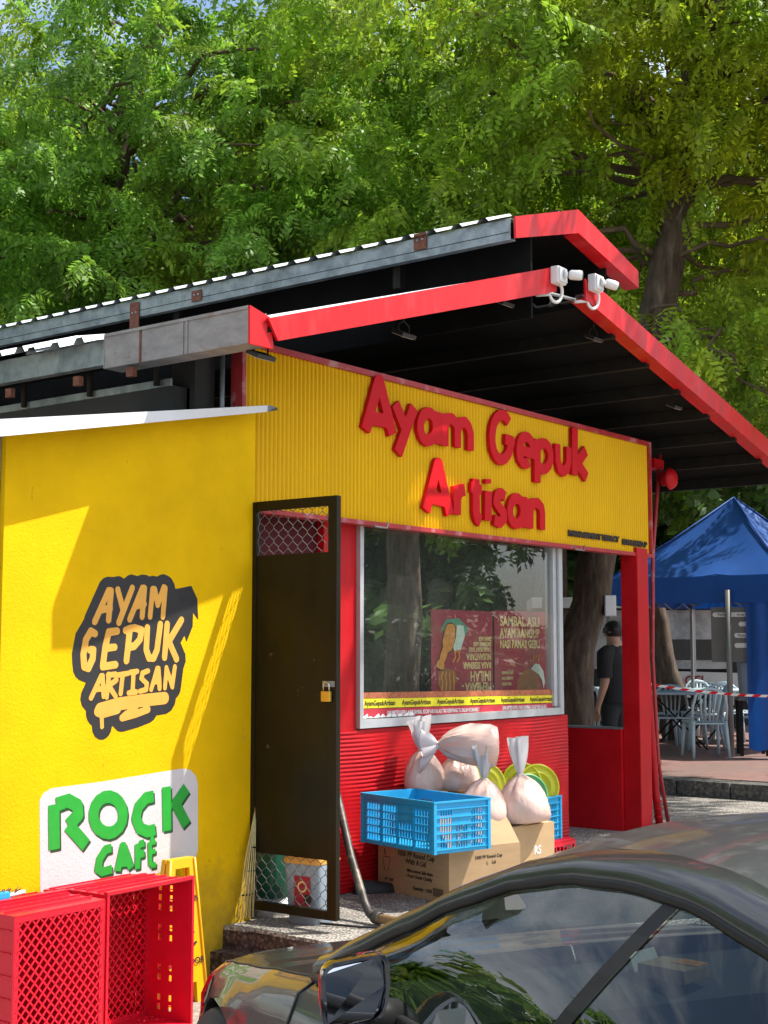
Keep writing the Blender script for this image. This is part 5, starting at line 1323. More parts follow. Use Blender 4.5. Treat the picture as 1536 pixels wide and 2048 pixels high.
for s in (-1, 1):
    rows = []
    for i in range(33):
        x = 1.40 + (3.85 - 1.40) * i / 32
        l, z = rail(min(x, 3.72)); li, zi = inner(min(x, 3.72))
        if x > 3.72: k = (x - 3.72) / 0.13; l += 0.03 * k; z -= 0.03 * k; li += 0.01 * k; zi -= 0.04 * k
        rows.append([cl_(x, s * (l + 0.004), z - 0.006), cl_(x, s * (l + 0.006), z + 0.012), cl_(x, s * (l - 0.015), z + 0.034), cl_(x, s * (l - 0.05), z + 0.047), cl_(x, s * li, zi + 0.006)])
    MB().grid(rows if s < 0 else [list(reversed(r)) for r in rows]).build('roof_rail', 'car_paint', car, True)
    # black window seal
    MB().tube([cl_(x, s * (interp(TRIM, x)[0] + 0.002), interp(TRIM, x)[1] - 0.008) for x in [1.44 + 2.26 * i / 40 for i in range(41)]], 0.011, 6).build('window_seal', 'car_trim', car, True)
    # side glass
    XB = 2.74
    def gl(xa, xb, n):
        rows = []
        for i in range(n + 1):
            x = xa + (xb - xa) * i / n
            lt, zt = interp(TRIM, x); 
            # the glass leans: lower edge slightly forward
            xl = x - 0.16 * min(1, max(0, (x - 1.7) / 1.0)) if x < 3.3 else x - 0.16 * max(0, (3.72 - x) / 0.42)
            lb, zb = interp(BELT, xl)
            row = []
            for k in range(6):
                t = k / 5
                row.append(cl_(xl + (x - xl) * t, s * (lb + (lt - lb) * t + 0.018 * math.sin(math.pi * t) - 0.004), zb + (zt - 0.008 - zb) * t))
            rows.append(row)
        return rows
    ra = gl(1.50, XB - 0.022, 20)
    MB().grid(ra if s > 0 else [list(reversed(r)) for r in ra]).build('door_glass', 'car_glass', car, True)
    rb_ = gl(XB + 0.022, 3.70, 12)
    MB().grid(rb_ if s > 0 else [list(reversed(r)) for r in rb_]).build('quarter_glass', 'car_glass', car, True)
    pp0, pp1 = gl(XB - 0.024, XB + 0.024, 1)
    MB().add([(p[0], p[1] + s * 0.004, p[2]) for p in pp0] + [(p[0], p[1] + s * 0.004, p[2]) for p in pp1], [(i, i + 1, i + 7, i + 6) for i in range(5)]).build('centre_pillar', 'car_trim', car, True)
    bl = [cl_(x, s * (interp(BELT, x)[0] + 0.004), interp(BELT, x)[1] - 0.002) for x in [1.44 + 2.26 * i / 24 for i in range(25)]]
    MB().tube(bl, 0.013, 6).build('belt_seal', 'car_trim', car, True)
    # shelf between belt and body shoulder
    rows = [[cl_(x, s * (interp(BELT, x)[0] - 0.01), interp(BELT, x)[1] - 0.004), cl_(x, s * section(x)[4][0], section(x)[4][1])] for x in [1.43 + 2.29 * i / 20 for i in range(21)]]
    MB().grid(rows).build('shoulder', 'car_paint', car, True)
# roof panel, windscreen, rear screen
def cross(x, n, edge):
    l, z = edge(x); c = interp(CEN, x)[0]
    return [cl_(x, -l + 2 * l * k / n, z + (c - z) * (1 - abs(-1 + 2 * k / n) ** 2.4)) for k in range(n + 1)]
MB().grid([cross(2.10 + (3.28 - 2.10) * i / 14, 14, lambda x: (inner(x)[0] - 0.002, inner(x)[1] + 0.004)) for i in range(15)]).build('roof', 'car_roof', car, True)
def ws_row(t, n=12):
    x = 1.44 + (2.09 - 1.44) * t
    l, z = inner(x)
    c = interp(CEN, x - 0.05 * (1 - t))[0]
    return [cl_(x - 0.10 * (1 - t) * (1 - abs(-1 + 2 * k / n) ** 2), -l + 2 * l * k / n, z + (c - z) * (1 - abs(-1 + 2 * k / n) ** 2.2)) for k in range(n + 1)]
wsg = MB().grid([ws_row(i / 10) for i in range(11)]).build('windscreen', 'car_glass', car, True)
MB().grid([cross(3.30 + (3.85 - 3.30) * i / 8, 12, lambda x: inner(min(x, 3.72))) for i in range(9)]).build('rear_screen', 'car_glass', car, True)
# door mirrors
for s in (-1, 1):
    mx_, my_, mz_ = 2.02 - 2.3, s * 0.955, 1.0
    rows = []
    for i in range(9):                      # from the front tip of the shell to the rear rim
        t = i / 8
        rr = math.sin(math.pi / 2 * min(1, 0.12 + t * 1.0)) ** 0.7
        row = []
        for k in range(20):
            a = 2 * math.pi * k / 20
            ca, sa = math.cos(a), math.sin(a)
            px_ = abs(ca) ** 0.42 * math.copysign(1, ca); pz_ = abs(sa) ** 0.42 * math.copysign(1, sa)
            wide = 0.088 * (1 - 0.10 * (pz_ < 0) * abs(pz_))
            row.append((mx_ - 0.085 + 0.125 * t + 0.02 * ca * s, my_ + wide * rr * px_ - s * 0.02 * (1 - t), mz_ + 0.072 * rr * pz_ + 0.01 * (1 - t) - 0.006 * px_ * s))
        rows.append(row)
    mo = MB().grid(rows if s < 0 else [list(reversed(r)) for r in rows], closed_u=True).build('door_mirror', 'car_gloss', car, True)
    rim = rows[-1]
    cpt = Vector(rim[0]) * 0
    for p in rim: cpt += Vector(p) / len(rim)
    gr = [tuple(cpt + (Vector(p) - cpt) * 0.90 + Vector((-0.006, 0, 0))) for p in rim]
    g_ = MB().add(gr, [tuple(range(20)) if s > 0 else tuple(range(19, -1, -1))]).build('mirror_glass', 'mirror_glass', mo, True)
    MB().grid([rim, [tuple(cpt + (Vector(p) - cpt) * 0.90) for p in rim]], closed_u=True).build('bezel', 'chrome', mo, True)
    MB().tube([(mx_ - 0.03, s * 0.93, mz_ - 0.055), (mx_ - 0.02, s * 0.84, mz_ - 0.085)], [0.035, 0.05], 10).build('mirror_arm', 'car_trim', car, True)
# shut lines and trim
def sec_line(x, j0, j1, s, lift=0.0015):
    return [cl_(x, s * (p[0] + lift), p[1] + lift) for p in section(x)[j0:j1 + 1]]
for s in (-1, 1):
    MB().tube(sec_line(1.433, 4, 9, s), 0.0035, 4).build('shut_line', 'rubber', car, True)
    MB().tube(sec_line(2.983, 4, 9, s), 0.0035, 4).build('shut_line', 'rubber', car, True)
    MB().tube([cl_(x, s * (section(x)[4][0] + 0.0015), section(x)[4][1] + 0.0005) for x in [0.14 + 1.28 * i / 16 for i in range(17)]], 0.003, 4).build('shut_line', 'rubber', car, True)
    MB().bevbox(-0.02, 0.17, s * 0.895 - 0.012, s * 0.895 + 0.018, 0.80, 0.825, 0.006).build('door_handle', 'car_paint', car, True)
MB().tube([cl_(0.125, l, 0) for l in ()] or [cl_(0.128 + 0.10 * (abs(k - 8) / 8) ** 2.2, -0.62 + 1.24 * k / 16, interp(ST, 0.13 + 0.10 * (abs(k - 8) / 8) ** 2.2)[0] + 0.002 - 0.02 * (abs(k - 8) / 8) ** 3) for k in range(17)], 0.003, 4).build('shut_line', 'rubber', car, True)
# lamps, grille, wheels
for s in (-1, 1):
    hl = MB()
    rows = []
    for i in range(7):
        x = 0.13 + 0.36 * i / 6
        sec = section(x); h = 0.075 - 0.035 * i / 6
        rows.append([cl_(x, s * (sec[5][0] + 0.006), sec[5][1] - 0.005), cl_(x, s * (sec[6][0] + 0.008), sec[6][1] + 0.01), cl_(x, s * (sec[6][0] + 0.010), sec[6][1] - h)])
    MB().grid(rows if s > 0 else [list(reversed(r)) for r in rows]).build('headlight', 'lens', car, True)
    tl_ = MB().box(2.20, 2.33, s * 0.66 - 0.14, s * 0.66 + 0.10, 0.78, 0.86).build('tail_light', 'red_plastic', car, True)
    for x in (0.80, 3.62):
        wm = Matrix.Translation((x - 2.3, s * 0.80, 0.335)) @ Matrix.Rotation(R(90), 4, 'X')
        wh = MB().lathe([(0.24, -0.11), (0.32, -0.115), (0.335, -0.09), (0.335, 0.09), (0.32, 0.115), (0.24, 0.11)], wm, 32).build('wheel', 'rubber', car, True)
        rm = MB().lathe([(0.24, -0.10), (0.225, -0.06), (0.225, 0.06), (0.24, 0.10)], wm, 32)
        for k in range(10):
            rm.box(0.04, 0.232, -0.015, 0.015, s * -0.085 - 0.012, s * -0.085 + 0.012, M=wm @ Matrix.Rotation(2 * math.pi * k / 10, 4, 'Z'))
        rm.lathe([(0.0, s * -0.10), (0.05, s * -0.098), (0.06, s * -0.07)], wm, 16)
        rm.build('rim', 'galvanised', wh, True)
for s in (-1, 1):
    MB().bevbox(-2.325, -2.29, s * 0.17 - 0.13, s * 0.17 + 0.13, 0.42, 0.56, 0.012).build('grille', 'car_gloss', car, True)
# cabin
MB().prism([(-0.98, 0.30), (-0.98, 0.84), (-0.62, 0.90), (-0.40, 0.86), (-0.36, 0.60), (-0.36, 0.30)], 'y', -0.80, 0.80).build('dashboard', 'car_inside', car, True)
MB().box(-0.9, 1.4, -0.80, 0.80, 0.30, 0.33).build('cabin_floor', 'car_inside', car, True)
MB().box(1.15, 1.65, -0.72, 0.72, 0.85, 0.98).build('parcel_shelf', 'car_inside', car, True)
for s in (-1, 1):
    Ms = Matrix.Translation((0.28, s * 0.38, 0.33))
    se = MB().bevbox(-0.28, 0.25, -0.25, 0.25, 0.02, 0.22, 0.05, M=Ms).build('seat', 'car_inside', car, True)
    Mk = Ms @ Matrix.Translation((0.22, 0, 0.18)) @ Matrix.Rotation(R(18), 4, 'Y')
    MB().bevbox(-0.07, 0.07, -0.24, 0.24, 0.0, 0.48, 0.05, M=Mk).build('backrest', 'car_inside', se, True)
    MB().bevbox(-0.05, 0.05, -0.13, 0.13, 0.50, 0.68, 0.04, M=Mk).build('headrest', 'car_inside', se, True)
    MB().bevbox(0.78, 1.2, s * 0.38 - 0.24, s * 0.38 + 0.24, 0.35, 0.80, 0.06).build('rear_seat', 'car_inside', car, True)
ring = [(-0.22 + 0.06 * math.cos(2 * math.pi * k / 24), 0.38 + 0.18 * math.sin(2 * math.pi * k / 24), 0.80 + 0.17 * math.cos(2 * math.pi * k / 24)) for k in range(25)]
MB().tube(ring, 0.016, 8).build('steering_wheel', 'car_trim', car, True)
# papers and a box on the dashboard, sticker on the windscreen
stk = [ws_row(0.10)[2], ws_row(0.10)[3], ws_row(0.30)[3], ws_row(0.30)[2]]
c0 = Vector(stk[0]); ex = (Vector(stk[1]) - c0).normalized(); ey = (Vector(stk[3]) - c0); ey = (ey - ex * ey.dot(ex)).normalized(); ez = ex.cross(ey)
Mst = Matrix(((ex.x, ey.x, ez.x, c0.x), (ex.y, ey.y, ez.y, c0.y), (ex.z, ey.z, ez.z, c0.z), (0, 0, 0, 1)))
sgn = -1 if ez.z > 0 else 1
so_ = MB().box(0.0, 0.12, 0.0, 0.105, sgn * 0.012 - 0.0005, sgn * 0.012 + 0.0005, M=Mst).build('permit_sticker', 'black_plastic', wsg, True)
for q, (txt, s_) in enumerate((('TNB', 0.036), ('RF', 0.036), ('POLE', 0.036))):
    for side in (1,):
        me = text_mesh(txt, s_, bold=0.0012, depth=0.0012)
        me.transform(Mst @ Matrix.Translation((0.06, 0.083 - q * 0.03, sgn * 0.012)))
        meshobj('lettering', me, 'label_white', wsg, True)
wc = world_of(car)
bxd = thing('dashboard_box', 'small open carton with orange print on the car dashboard', 'box', wc @ Vector((-0.50, 0.02, 0.895)), CYAW + math.pi + 0.4)
MB().bevbox(-0.07, 0.07, -0.06, 0.06, 0.0, 0.035, 0.004).build('body', 'cardboard', bxd, True)
MB().box(-0.01, 0.068, 0.0, 0.058, 0.0355, 0.0375).build('orange_print', 'poster_orange', bxd, True)
MB().box(-0.07, -0.066, -0.058, 0.058, 0.04, 0.09, M=Matrix.Rotation(R(-25), 4, 'Y')).build('flap', 'paper', bxd, True)
# ------------------------------------------------------------------ seating area on the platform
def make_chair():
    t = thing('plastic_chair', 'pale blue grey plastic chair', 'chair', (0, 0, 0), 0, 'plastic chairs on the platform')
    rows = []
    for i in range(7):
        v = i / 6
        rows.append([((-0.21 + 0.42 * k / 6) * (1 - 0.08 * v), -0.20 + 0.40 * v, 0.43 - 0.012 * math.sin(math.pi * k / 6) * math.sin(math.pi * v) - 0.02 * v + (0.0 if 0 < i else -0.012)) for k in range(7)])
    m = MB().grid(rows); m.grid([list(reversed([(x, y, z - 0.012) for x, y, z in r])) for r in rows])
    e = [r for r in rows]
    rim = rows[0] + [r[-1] for r in rows[1:]] + list(reversed(rows[-1]))[1:] + [r[0] for r in reversed(rows)][1:]
    m.tube([(x, y, z - 0.008) for x, y, z in rim], 0.011, 5)
    m.build('seat', 'chair_plastic', t, True)
    arc = [(-0.205, 0.19, 0.42), (-0.205, 0.23, 0.60), (-0.175, 0.265, 0.74), (-0.10, 0.282, 0.80), (0, 0.287, 0.815), (0.10, 0.282, 0.80), (0.175, 0.265, 0.74), (0.205, 0.23, 0.60), (0.205, 0.19, 0.42)]
    b = MB().tube(arc, 0.017, 7).build('backrest', 'chair_plastic', t, True)
    for k in range(5):
        x = -0.12 + 0.06 * k
        zt = 0.795 - abs(k - 2) * 0.018
        MB().tube([(x * 0.72, 0.195, 0.43), (x * 0.9, 0.235, 0.60), (x * 1.05, 0.28, zt)], 0.012, 5).build('slat', 'chair_plastic', b, True)
    for sx in (-1, 1):
        MB().tube([(sx * 0.195, -0.18, 0.43), (sx * 0.215, -0.205, 0.2), (sx * 0.225, -0.225, 0.0)], [0.026, 0.021, 0.017], 6).build('leg', 'chair_plastic', t, True)
        MB().tube([(sx * 0.195, 0.19, 0.43), (sx * 0.205, 0.235, 0.2), (sx * 0.215, 0.27, 0.0)], [0.026, 0.021, 0.017], 6).build('leg', 'chair_plastic', t, True)
    return t
spots = [((10.20, 2.02), 130, 'plastic chair nearest the camera, its back turned to the red and white tape'),
         ((11.05, 2.85), -60, 'plastic chair tucked under the left end of the round table'),
         ((11.35, 2.55), -150, 'plastic chair half hidden behind the nearest chair'),
         ((11.95, 3.45), 20, 'plastic chair beyond the table, next to the red pipes'),
         ((12.3, 3.0), 160, 'plastic chair behind the table with its back in sunlight'),
         ((12.7, 2.75), 40, 'plastic chair in the second row, left of the grey post'),
         ((12.9, 3.5), -100, 'plastic chair in the second row near the dark trunk'),
         ((13.4, 3.0), 80, 'plastic chair in the third row left of the grey post'),
         ((12.6, 2.2), 200, 'plastic chair directly behind the grey post'),
         ((11.9, 2.0), 95, 'plastic chair right of the grey post beside the stool'),
         ((13.6, 2.5), 10, 'plastic chair in the third row behind the post'),
         ((10.9, 4.1), -70, 'plastic chair seen through the opening right of the person'),
         ((12.0, 4.9), 60, 'plastic chair farther back behind the person'),
         ((13.9, 3.7), -40, 'plastic chair at the far left of the third row')]
ch0 = make_chair()
for i, ((x, y), rz, lab) in enumerate(spots):
    c = ch0 if i == 0 else copy_tree(ch0)
    c.location = (x, y, PL); c.rotation_euler = (0, 0, R(rz)); c['label'] = lab
def table(label, loc, rz, rad):
    t = thing('folding_table', label, 'table', loc, rz, 'folding tables on the platform')
    MB().lathe([(0, 0.735), (rad - 0.01, 0.735), (rad, 0.725), (rad, 0.705), (rad - 0.03, 0.70), (0, 0.70)], None, 40).build('table_top', 'chair_plastic', t, True)
    for s in (-1, 1):
        MB().tube([(-0.36, s * 0.22, 0.0), (0.33, s * 0.24, 0.70)], 0.012, 6).build('leg', 'dark_steel', t, True)
        MB().tube([(0.36, s * 0.20, 0.0), (-0.33, s * 0.22, 0.70)], 0.012, 6).build('leg', 'dark_steel', t, True)
    for x in (-0.30, 0.30):
        MB().tube([(x, -0.22, 0.07), (x, 0.22, 0.07)], 0.009, 6).build('stretcher', 'dark_steel', t, True)
    return t
table('pale blue round folding table with crossed black legs, nearest the tape', (11.35, 2.95, PL), R(-52), 0.55)
table('round folding table in the second row behind the chairs', (12.95, 3.1, PL), R(-30), 0.52)
table('round folding table seen behind the person in black', (12.3, 4.5, PL), R(-30), 0.52)
stl = thing('stool', 'dark square stool carrying the grey container under the blue tent', 'stool', (10.85, 1.70, PL), R(30))
MB().bevbox(-0.22, 0.22, -0.18, 0.18, 0.66, 0.70, 0.008).build('seat', 'grey_pole', stl, True)
for x in (-0.19, 0.19):
    for y in (-0.15, 0.15): MB().box(x - 0.02, x + 0.02, y - 0.02, y + 0.02, 0, 0.66).build('leg', 'dark_steel', stl, True)
ctn = thing('storage_container', 'grey plastic container with blue lid standing on the dark stool', 'container', (10.85, 1.70, PL + 0.70), R(30))
tub(0.34, 0.26, 0.38, 0.30, 0.0, 0.42).build('body', 'grey_plastic', ctn, True)
tub(0.40, 0.32, 0.39, 0.31, 0.421, 0.47).build('lid', 'blue_canvas', ctn, True)

# tent: hip roof, valance, legs, folding struts, curtain
tent = thing('blue_tent', 'blue canopy tent with pointed roof over the plastic chairs', 'tent', (11.6, 2.2, PL))
ca = [Vector((10.47, 3.44, 0)), Vector((10.40, 1.03, 0)), Vector((12.75, 0.92, 0)), Vector((12.85, 3.40, 0))]
ZV0, ZV1 = 2.05, 2.38
pk = Vector((11.63, 2.20, 3.46))
mb = MB()
for i in range(4):
    a, b = ca[i], ca[(i + 1) % 4]
    rows = []
    for r_ in range(9):
        t = r_ / 8
        row = []
        for k in range(9):
            q = a.lerp(b, k / 8); p = Vector((q.x, q.y, ZV1)).lerp(pk, t)
            p.z -= 0.10 * math.sin(math.pi * t) * (0.5 + 0.5 * math.sin(math.pi * k / 8)) + 0.02 * math.sin(k * 2.2 + t * 3) * (1 - t)
            row.append(p)
        rows.append(row)
    mb.grid(rows)
mb.build('roof', 'blue_canvas', tent)
for i in range(4):
    a, b = ca[i], ca[(i + 1) % 4]
    rows = []
    for z, o in ((ZV1, 0.0), (ZV1 - 0.12, 0.012), (ZV0, 0.02)):
        n_ = (b - a).normalized().cross(Vector((0, 0, 1)))
        rows.append([Vector((a.lerp(b, k / 24).x, a.lerp(b, k / 24).y, z)) + n_ * (o + 0.008 * math.sin(k * 1.3) * (ZV1 - z) / 0.33) + Vector((0, 0, 0.008 * math.sin(k * 0.9) if z == ZV0 else 0)) for k in range(25)])
    MB().grid(rows).build('valance', 'blue_canvas', tent)
    MB().tube([(a.x, a.y, ZV1 + 0.005), tuple(Vector((a.x, a.y, ZV1)).lerp(pk, 0.5) + Vector((0, 0, -0.03))), tuple(pk)], 0.012, 6).build('hip_seam', 'blue_canvas', tent)
    MB().box(a.x - 0.018, a.x + 0.018, a.y - 0.018, a.y + 0.018, PL, ZV1 - 0.01).build('leg', 'grey_pole', tent)
for i in (0, 3):
    a, b = ca[i], ca[(i + 1) % 4]
    for k in range(4):
        p, q = a.lerp(b, k / 4), a.lerp(b, (k + 1) / 4)
        MB().tube([(p.x + 0.03, p.y, 2.02), (q.x + 0.03, q.y, 2.24)], 0.010, 5).build('strut', 'grey_pole', tent)
        MB().tube([(p.x + 0.03, p.y, 2.24), (q.x + 0.03, q.y, 2.02)], 0.010, 5).build('strut', 'grey_pole', tent)
rows = []
for z in (2.04, 1.3, 0.30):
    rows.append([(10.42 + 0.03 * math.sin(k * 1.1), 1.02 + 0.55 * k / 14, z + 0.01 * math.sin(k)) for k in range(15)])
MB().grid(rows).build('curtain', 'blue_canvas', tent)

# post with the direction board
bo = thing('notice_board', 'grey board with small white arrow labels on a post under the tent', 'board', (10.36, 1.76, PL))
MB().tube([(10.36, 1.76, PL), (10.36, 1.76, 2.2)], 0.035, 10).build('post', 'grey_pole', bo)
bd_ = frame((10.46, 1.72, 1.665), (0.20, -0.98, 0), (0, 0, 1))
bp = MB().bevbox(-0.29, 0.29, -0.33, 0.33, -0.02, 0.0, 0.004, M=bd_).build('panel', 'grey_board', bo)
MB().box(0.155, 0.20, -0.45, 0.329, 0.001, 0.008, M=bd_).build('red_stripe', 'maroon', bo)
for (x, z, l, txt) in ((-0.13, 0.24, 0.24, 'Perfume'), (0.07, 0.24, 0.14, 'Area'), (0.12, 0.125, 0.12, 'Pizza'), (0.08, -0.01, 0.15, 'Pasta'), (0.08, -0.13, 0.15, 'Snacks'), (0.26, -0.28, 0.10, 'Exit')):
    lb = MB().prism([(-l / 2 - 0.02, 0.0), (-l / 2, -0.028), (l / 2, -0.028), (l / 2, 0.028), (-l / 2, 0.028)], 'z', 0.009, 0.012)
    me = lb.mesh('arrow_label'); me.transform(bd_ @ Matrix.Translation((x, z, 0)))
    o = meshobj('arrow_label', me, 'label_white', bp)
    if txt in ('Perfume', 'Area', 'Pasta'):
        lettering(txt, 0.045, bd_ @ Matrix.Translation((x, z, 0.0135)), 'ink', bp, bold=0.0004)

# stall with clear tarpaulins far behind
sl = thing('food_stall', 'white stall with clear tarpaulin sides and a white banner behind the chairs', 'stall', (16.6, 5.6, PL), 0)
ex = Vector((0.56, -0.83, 0)); sm_ = frame((16.3, 5.8, PL), ex, (0, 0, 1))
MB().box(-1.9, 2.1, -0.0, 2.1, -1.6, -0.05, M=sm_).build('body', 'interior_wall', sl)
MB().box(-1.9, -0.02, 0.95, 1.95, 0.0, 0.03, M=sm_).build('tarpaulin', 'tarp_clear', sl)
MB().box(0.0, 1.35, 0.95, 1.95, 0.0, 0.03, M=sm_).build('tarpaulin', 'tarp_clear', sl)
MB().box(-2.0, 2.2, 1.98, 2.16, -1.8, 0.35, M=sm_).build('roof', 'caravan', sl)
for x in (-1.0, 0.25, 0.75, 1.3): MB().box(x, x + 0.03, 0.9, 1.97, 0.031, 0.05, M=sm_).build('frame_bar', 'caravan', sl)
MB().box(0.3, 1.2, 1.1, 1.45, 0.032, 0.045, M=sm_).build('window_band', 'car_inside', sl)
rows = []
for i, z in enumerate((0.92, 0.7, 0.52)):
    rows.append([sm_ @ Vector((0.1 + 1.9 * k / 20, z + 0.02 * math.sin(k * 0.8) * i - 0.05 * (k / 20), 0.12 + 0.03 * math.sin(k * 0.6 + i))) for k in range(21)])
bn = MB().grid(rows).build('banner', 'caravan', sl)
lettering('GEL', 0.22, sm_ @ Matrix.Translation((0.75, 0.75, 0.165)), 'maroon', bn, bold=0.006)
# barrier tape
tp = thing('barrier_tape', 'red and white barrier tape stretched across the seating area', 'tape', (8.1, 0.95, 1.05))
A_, B_ = Vector((7.55, 1.62, 1.16)), Vector((8.75, 0.10, 1.00))
nseg = 26
tapev = []
for k in range(nseg + 1):
    t = k / nseg; p = A_.lerp(B_, t); p.z -= 0.05 * math.sin(math.pi * t)
    tw = 0.5 * math.sin(t * 7)
    tapev.append((p + Vector((0.010 * tw, 0, 0.013)), p - Vector((0.010 * tw, 0, 0.013))))
for k in range(nseg):
    a0, b0 = tapev[k]; a1, b1 = tapev[k + 1]; d = (a1 - a0) * 0.25
    MB().add([a0 + d, a1 + d, b1 - d, b0 - d], [(0, 1, 2, 3)]).build('stripe', 'red_letter' if k % 2 else 'label_white', tp)
ps = thing('tape_post', 'thin grey post holding the barrier tape beyond the right edge', 'post', (8.75, 0.10, PL))
MB().tube([(8.76, 0.09, PL), (8.76, 0.09, 1.15)], 0.03, 8).build('shaft', 'grey_pole', ps)
MB().lathe([(0.0, 0.05), (0.14, 0.03), (0.16, 0.0)], Matrix.Translation((8.76, 0.09, PL)), 16).build('foot', 'rubber', ps)

# ------------------------------------------------------------------ person
def build_person():
    facing = (-rt * 0.75 + fh * 0.66).normalized()
    t = thing('person', 'person in a black T-shirt and dark trousers standing beside the leaning trunk', 'person', (7.17, 1.60, FL), math.atan2(facing.y, facing.x) - math.pi / 2)
    # joints: local x right of the person, y forward, z up
    J, E, Rr = [], [], []
    def j(p, r): J.append(p); Rr.append(r); return len(J) - 1
    def e(a, b): E.append((a, b))
    pel = j((0, 0, 0.95), (0.155, 0.115)); wai = j((0, 0.005, 1.08), (0.15, 0.105)); che = j((0, 0.0, 1.27), (0.165, 0.115)); nb = j((0, -0.02, 1.44), (0.085, 0.075)); nk = j((0, -0.01, 1.50), (0.056, 0.058))
    h0 = j((0, 0.02, 1.565), (0.068, 0.080)); h1 = j((0, 0.02, 1.63), (0.076, 0.096)); h2 = j((0, 0.01, 1.685), (0.060, 0.075))
    for a, b in ((pel, wai), (wai, che), (che, nb), (nb, nk), (nk, h0), (h0, h1), (h1, h2)): e(a, b)
    for s in (-1, 1):
        sh_ = j((s * 0.175, -0.015, 1.40), (0.072, 0.068)); el = j((s * 0.225, -0.03, 1.12), (0.050, 0.050)); wr = j((s * 0.225, 0.05 if s < 0 else 0.02, 0.89), (0.031, 0.028)); pm_ = j((s * 0.222, 0.07 if s < 0 else 0.03, 0.825), (0.024, 0.036))
        e(nb, sh_); e(sh_, el); e(el, wr); e(wr, pm_)
        hip = j((s * 0.09, 0.0, 0.86), (0.095, 0.10)); kn = j((s * 0.10, 0.02, 0.49), (0.066, 0.07)); an = j((s * 0.105, -0.02, 0.09), (0.048, 0.052)); toe = j((s * 0.115, 0.13, 0.035), (0.042, 0.032))
        e(pel, hip); e(hip, kn); e(kn, an); e(an, toe)
        for q, (dy, ln) in enumerate(((-0.028, 0.060), (-0.010, 0.074), (0.008, 0.078), (0.026, 0.072))):
            b0 = j((s * 0.222, (0.07 if s < 0 else 0.03) + dy, 0.785), (0.009, 0.009)); b1 = j((s * 0.212, (0.07 if s < 0 else 0.03) + dy + 0.004, 0.785 - ln * 0.55), (0.0085, 0.0085)); b2 = j((s * 0.194, (0.07 if s < 0 else 0.03) + dy + 0.006, 0.785 - ln), (0.007, 0.007))
            e(pm_, b0); e(b0, b1); e(b1, b2)
        t0 = j((s * 0.210, (0.07 if s < 0 else 0.03) + 0.042, 0.825), (0.011, 0.011)); t1 = j((s * 0.196, (0.07 if s < 0 else 0.03) + 0.052, 0.785), (0.009, 0.009))
        e(pm_, t0); e(t0, t1)
    me = bpy.data.meshes.new('body'); me.from_pydata(J, E, [])
    o = bpy.data.objects.new('body', me); COL.objects.link(o)
    md = o.modifiers.new('skin', 'SKIN'); md.use_smooth_shade = True
    lay = me.skin_vertices[0] if me.skin_vertices else None
    if lay is None:
        bm = bmesh.new(); bm.from_mesh(me); bm.verts.layers.skin.verify(); bm.to_mesh(me); bm.free(); lay = me.skin_vertices[0]
    for i, r in enumerate(Rr):
        lay.data[i].radius = r; lay.data[i].use_root = (i == 0)
    o.modifiers.new('sub', 'SUBSURF').levels = 1
    dg = bpy.context.evaluated_depsgraph_get()
    m2 = bpy.data.meshes.new_from_object(o.evaluated_get(dg))
    bpy.data.objects.remove(o)
    m2.name = 'body'
    for nme in ('skin', 'black_cloth', 'trousers', 'hair', 'rubber'): m2.materials.append(M_[nme])
    for p in m2.polygons:
        c = p.center; arm = abs(c.x) > 0.165
        k = 0
        if c.z < 0.08: k = 4
        elif not arm and c.z < 0.93: k = 2
        elif (not arm and c.z < 1.475) or (arm and c.z > 1.17): k = 1
        elif c.z > 1.58 and (c.y < 0.055 or c.z > 1.68): k = 3
        p.material_index = k; p.use_smooth = True
    b = bpy.data.objects.new('body', m2); COL.objects.link(b); b.parent = t
    # shirt: loose cylinder following the trunk, with sleeves
    sm = MB(); rows = []
    for z, rx, ry in ((0.90, 0.185, 0.145), (1.0, 0.182, 0.14), (1.12, 0.182, 0.138), (1.27, 0.195, 0.14), (1.38, 0.20, 0.125), (1.445, 0.13, 0.10), (1.475, 0.075, 0.075)):
        rows.append([(rx * math.cos(a) * (1 + 0.02 * math.sin(5 * a + z * 9)), -0.01 + ry * math.sin(a) * (1 + 0.03 * math.sin(4 * a + z * 11)), z) for a in [2 * math.pi * k / 20 for k in range(20)]])
    sm.grid(rows, closed_u=True)
    sm.build('shirt', 'black_cloth', t, True)
    for s in (-1, 1):
        MB().tube([(s * 0.13, -0.01, 1.40), (s * 0.19, -0.015, 1.385), (s * 0.217, -0.02, 1.28), (s * 0.225, -0.025, 1.15)], [0.085, 0.09, 0.078, 0.074], 12, cap=False).build('sleeve', 'black_cloth', t, True)
    hr = MB(); rows = []
    for i in range(8):
        el_ = R(-42 + i * 18.5)
        rows.append([(0.087 * math.cos(el_) * math.cos(a), 0.006 + 0.106 * math.cos(el_) * math.sin(a), 1.632 + 0.098 * math.sin(el_)) for a in [R((118 if i > 3 else 140 + 6 * (3 - i)) + (304 if i > 3 else 260 - 12 * (3 - i)) * k / 16) for k in range(17)]])
    hr.grid(rows)
    hr.build('hair', 'hair', t, True)
    fc = MB()
    fc.tube([(0, 0.105, 1.645), (0, 0.128, 1.612), (0, 0.108, 1.60)], [0.008, 0.013, 0.009], 6)
    fc.build('nose', 'skin', t, True)
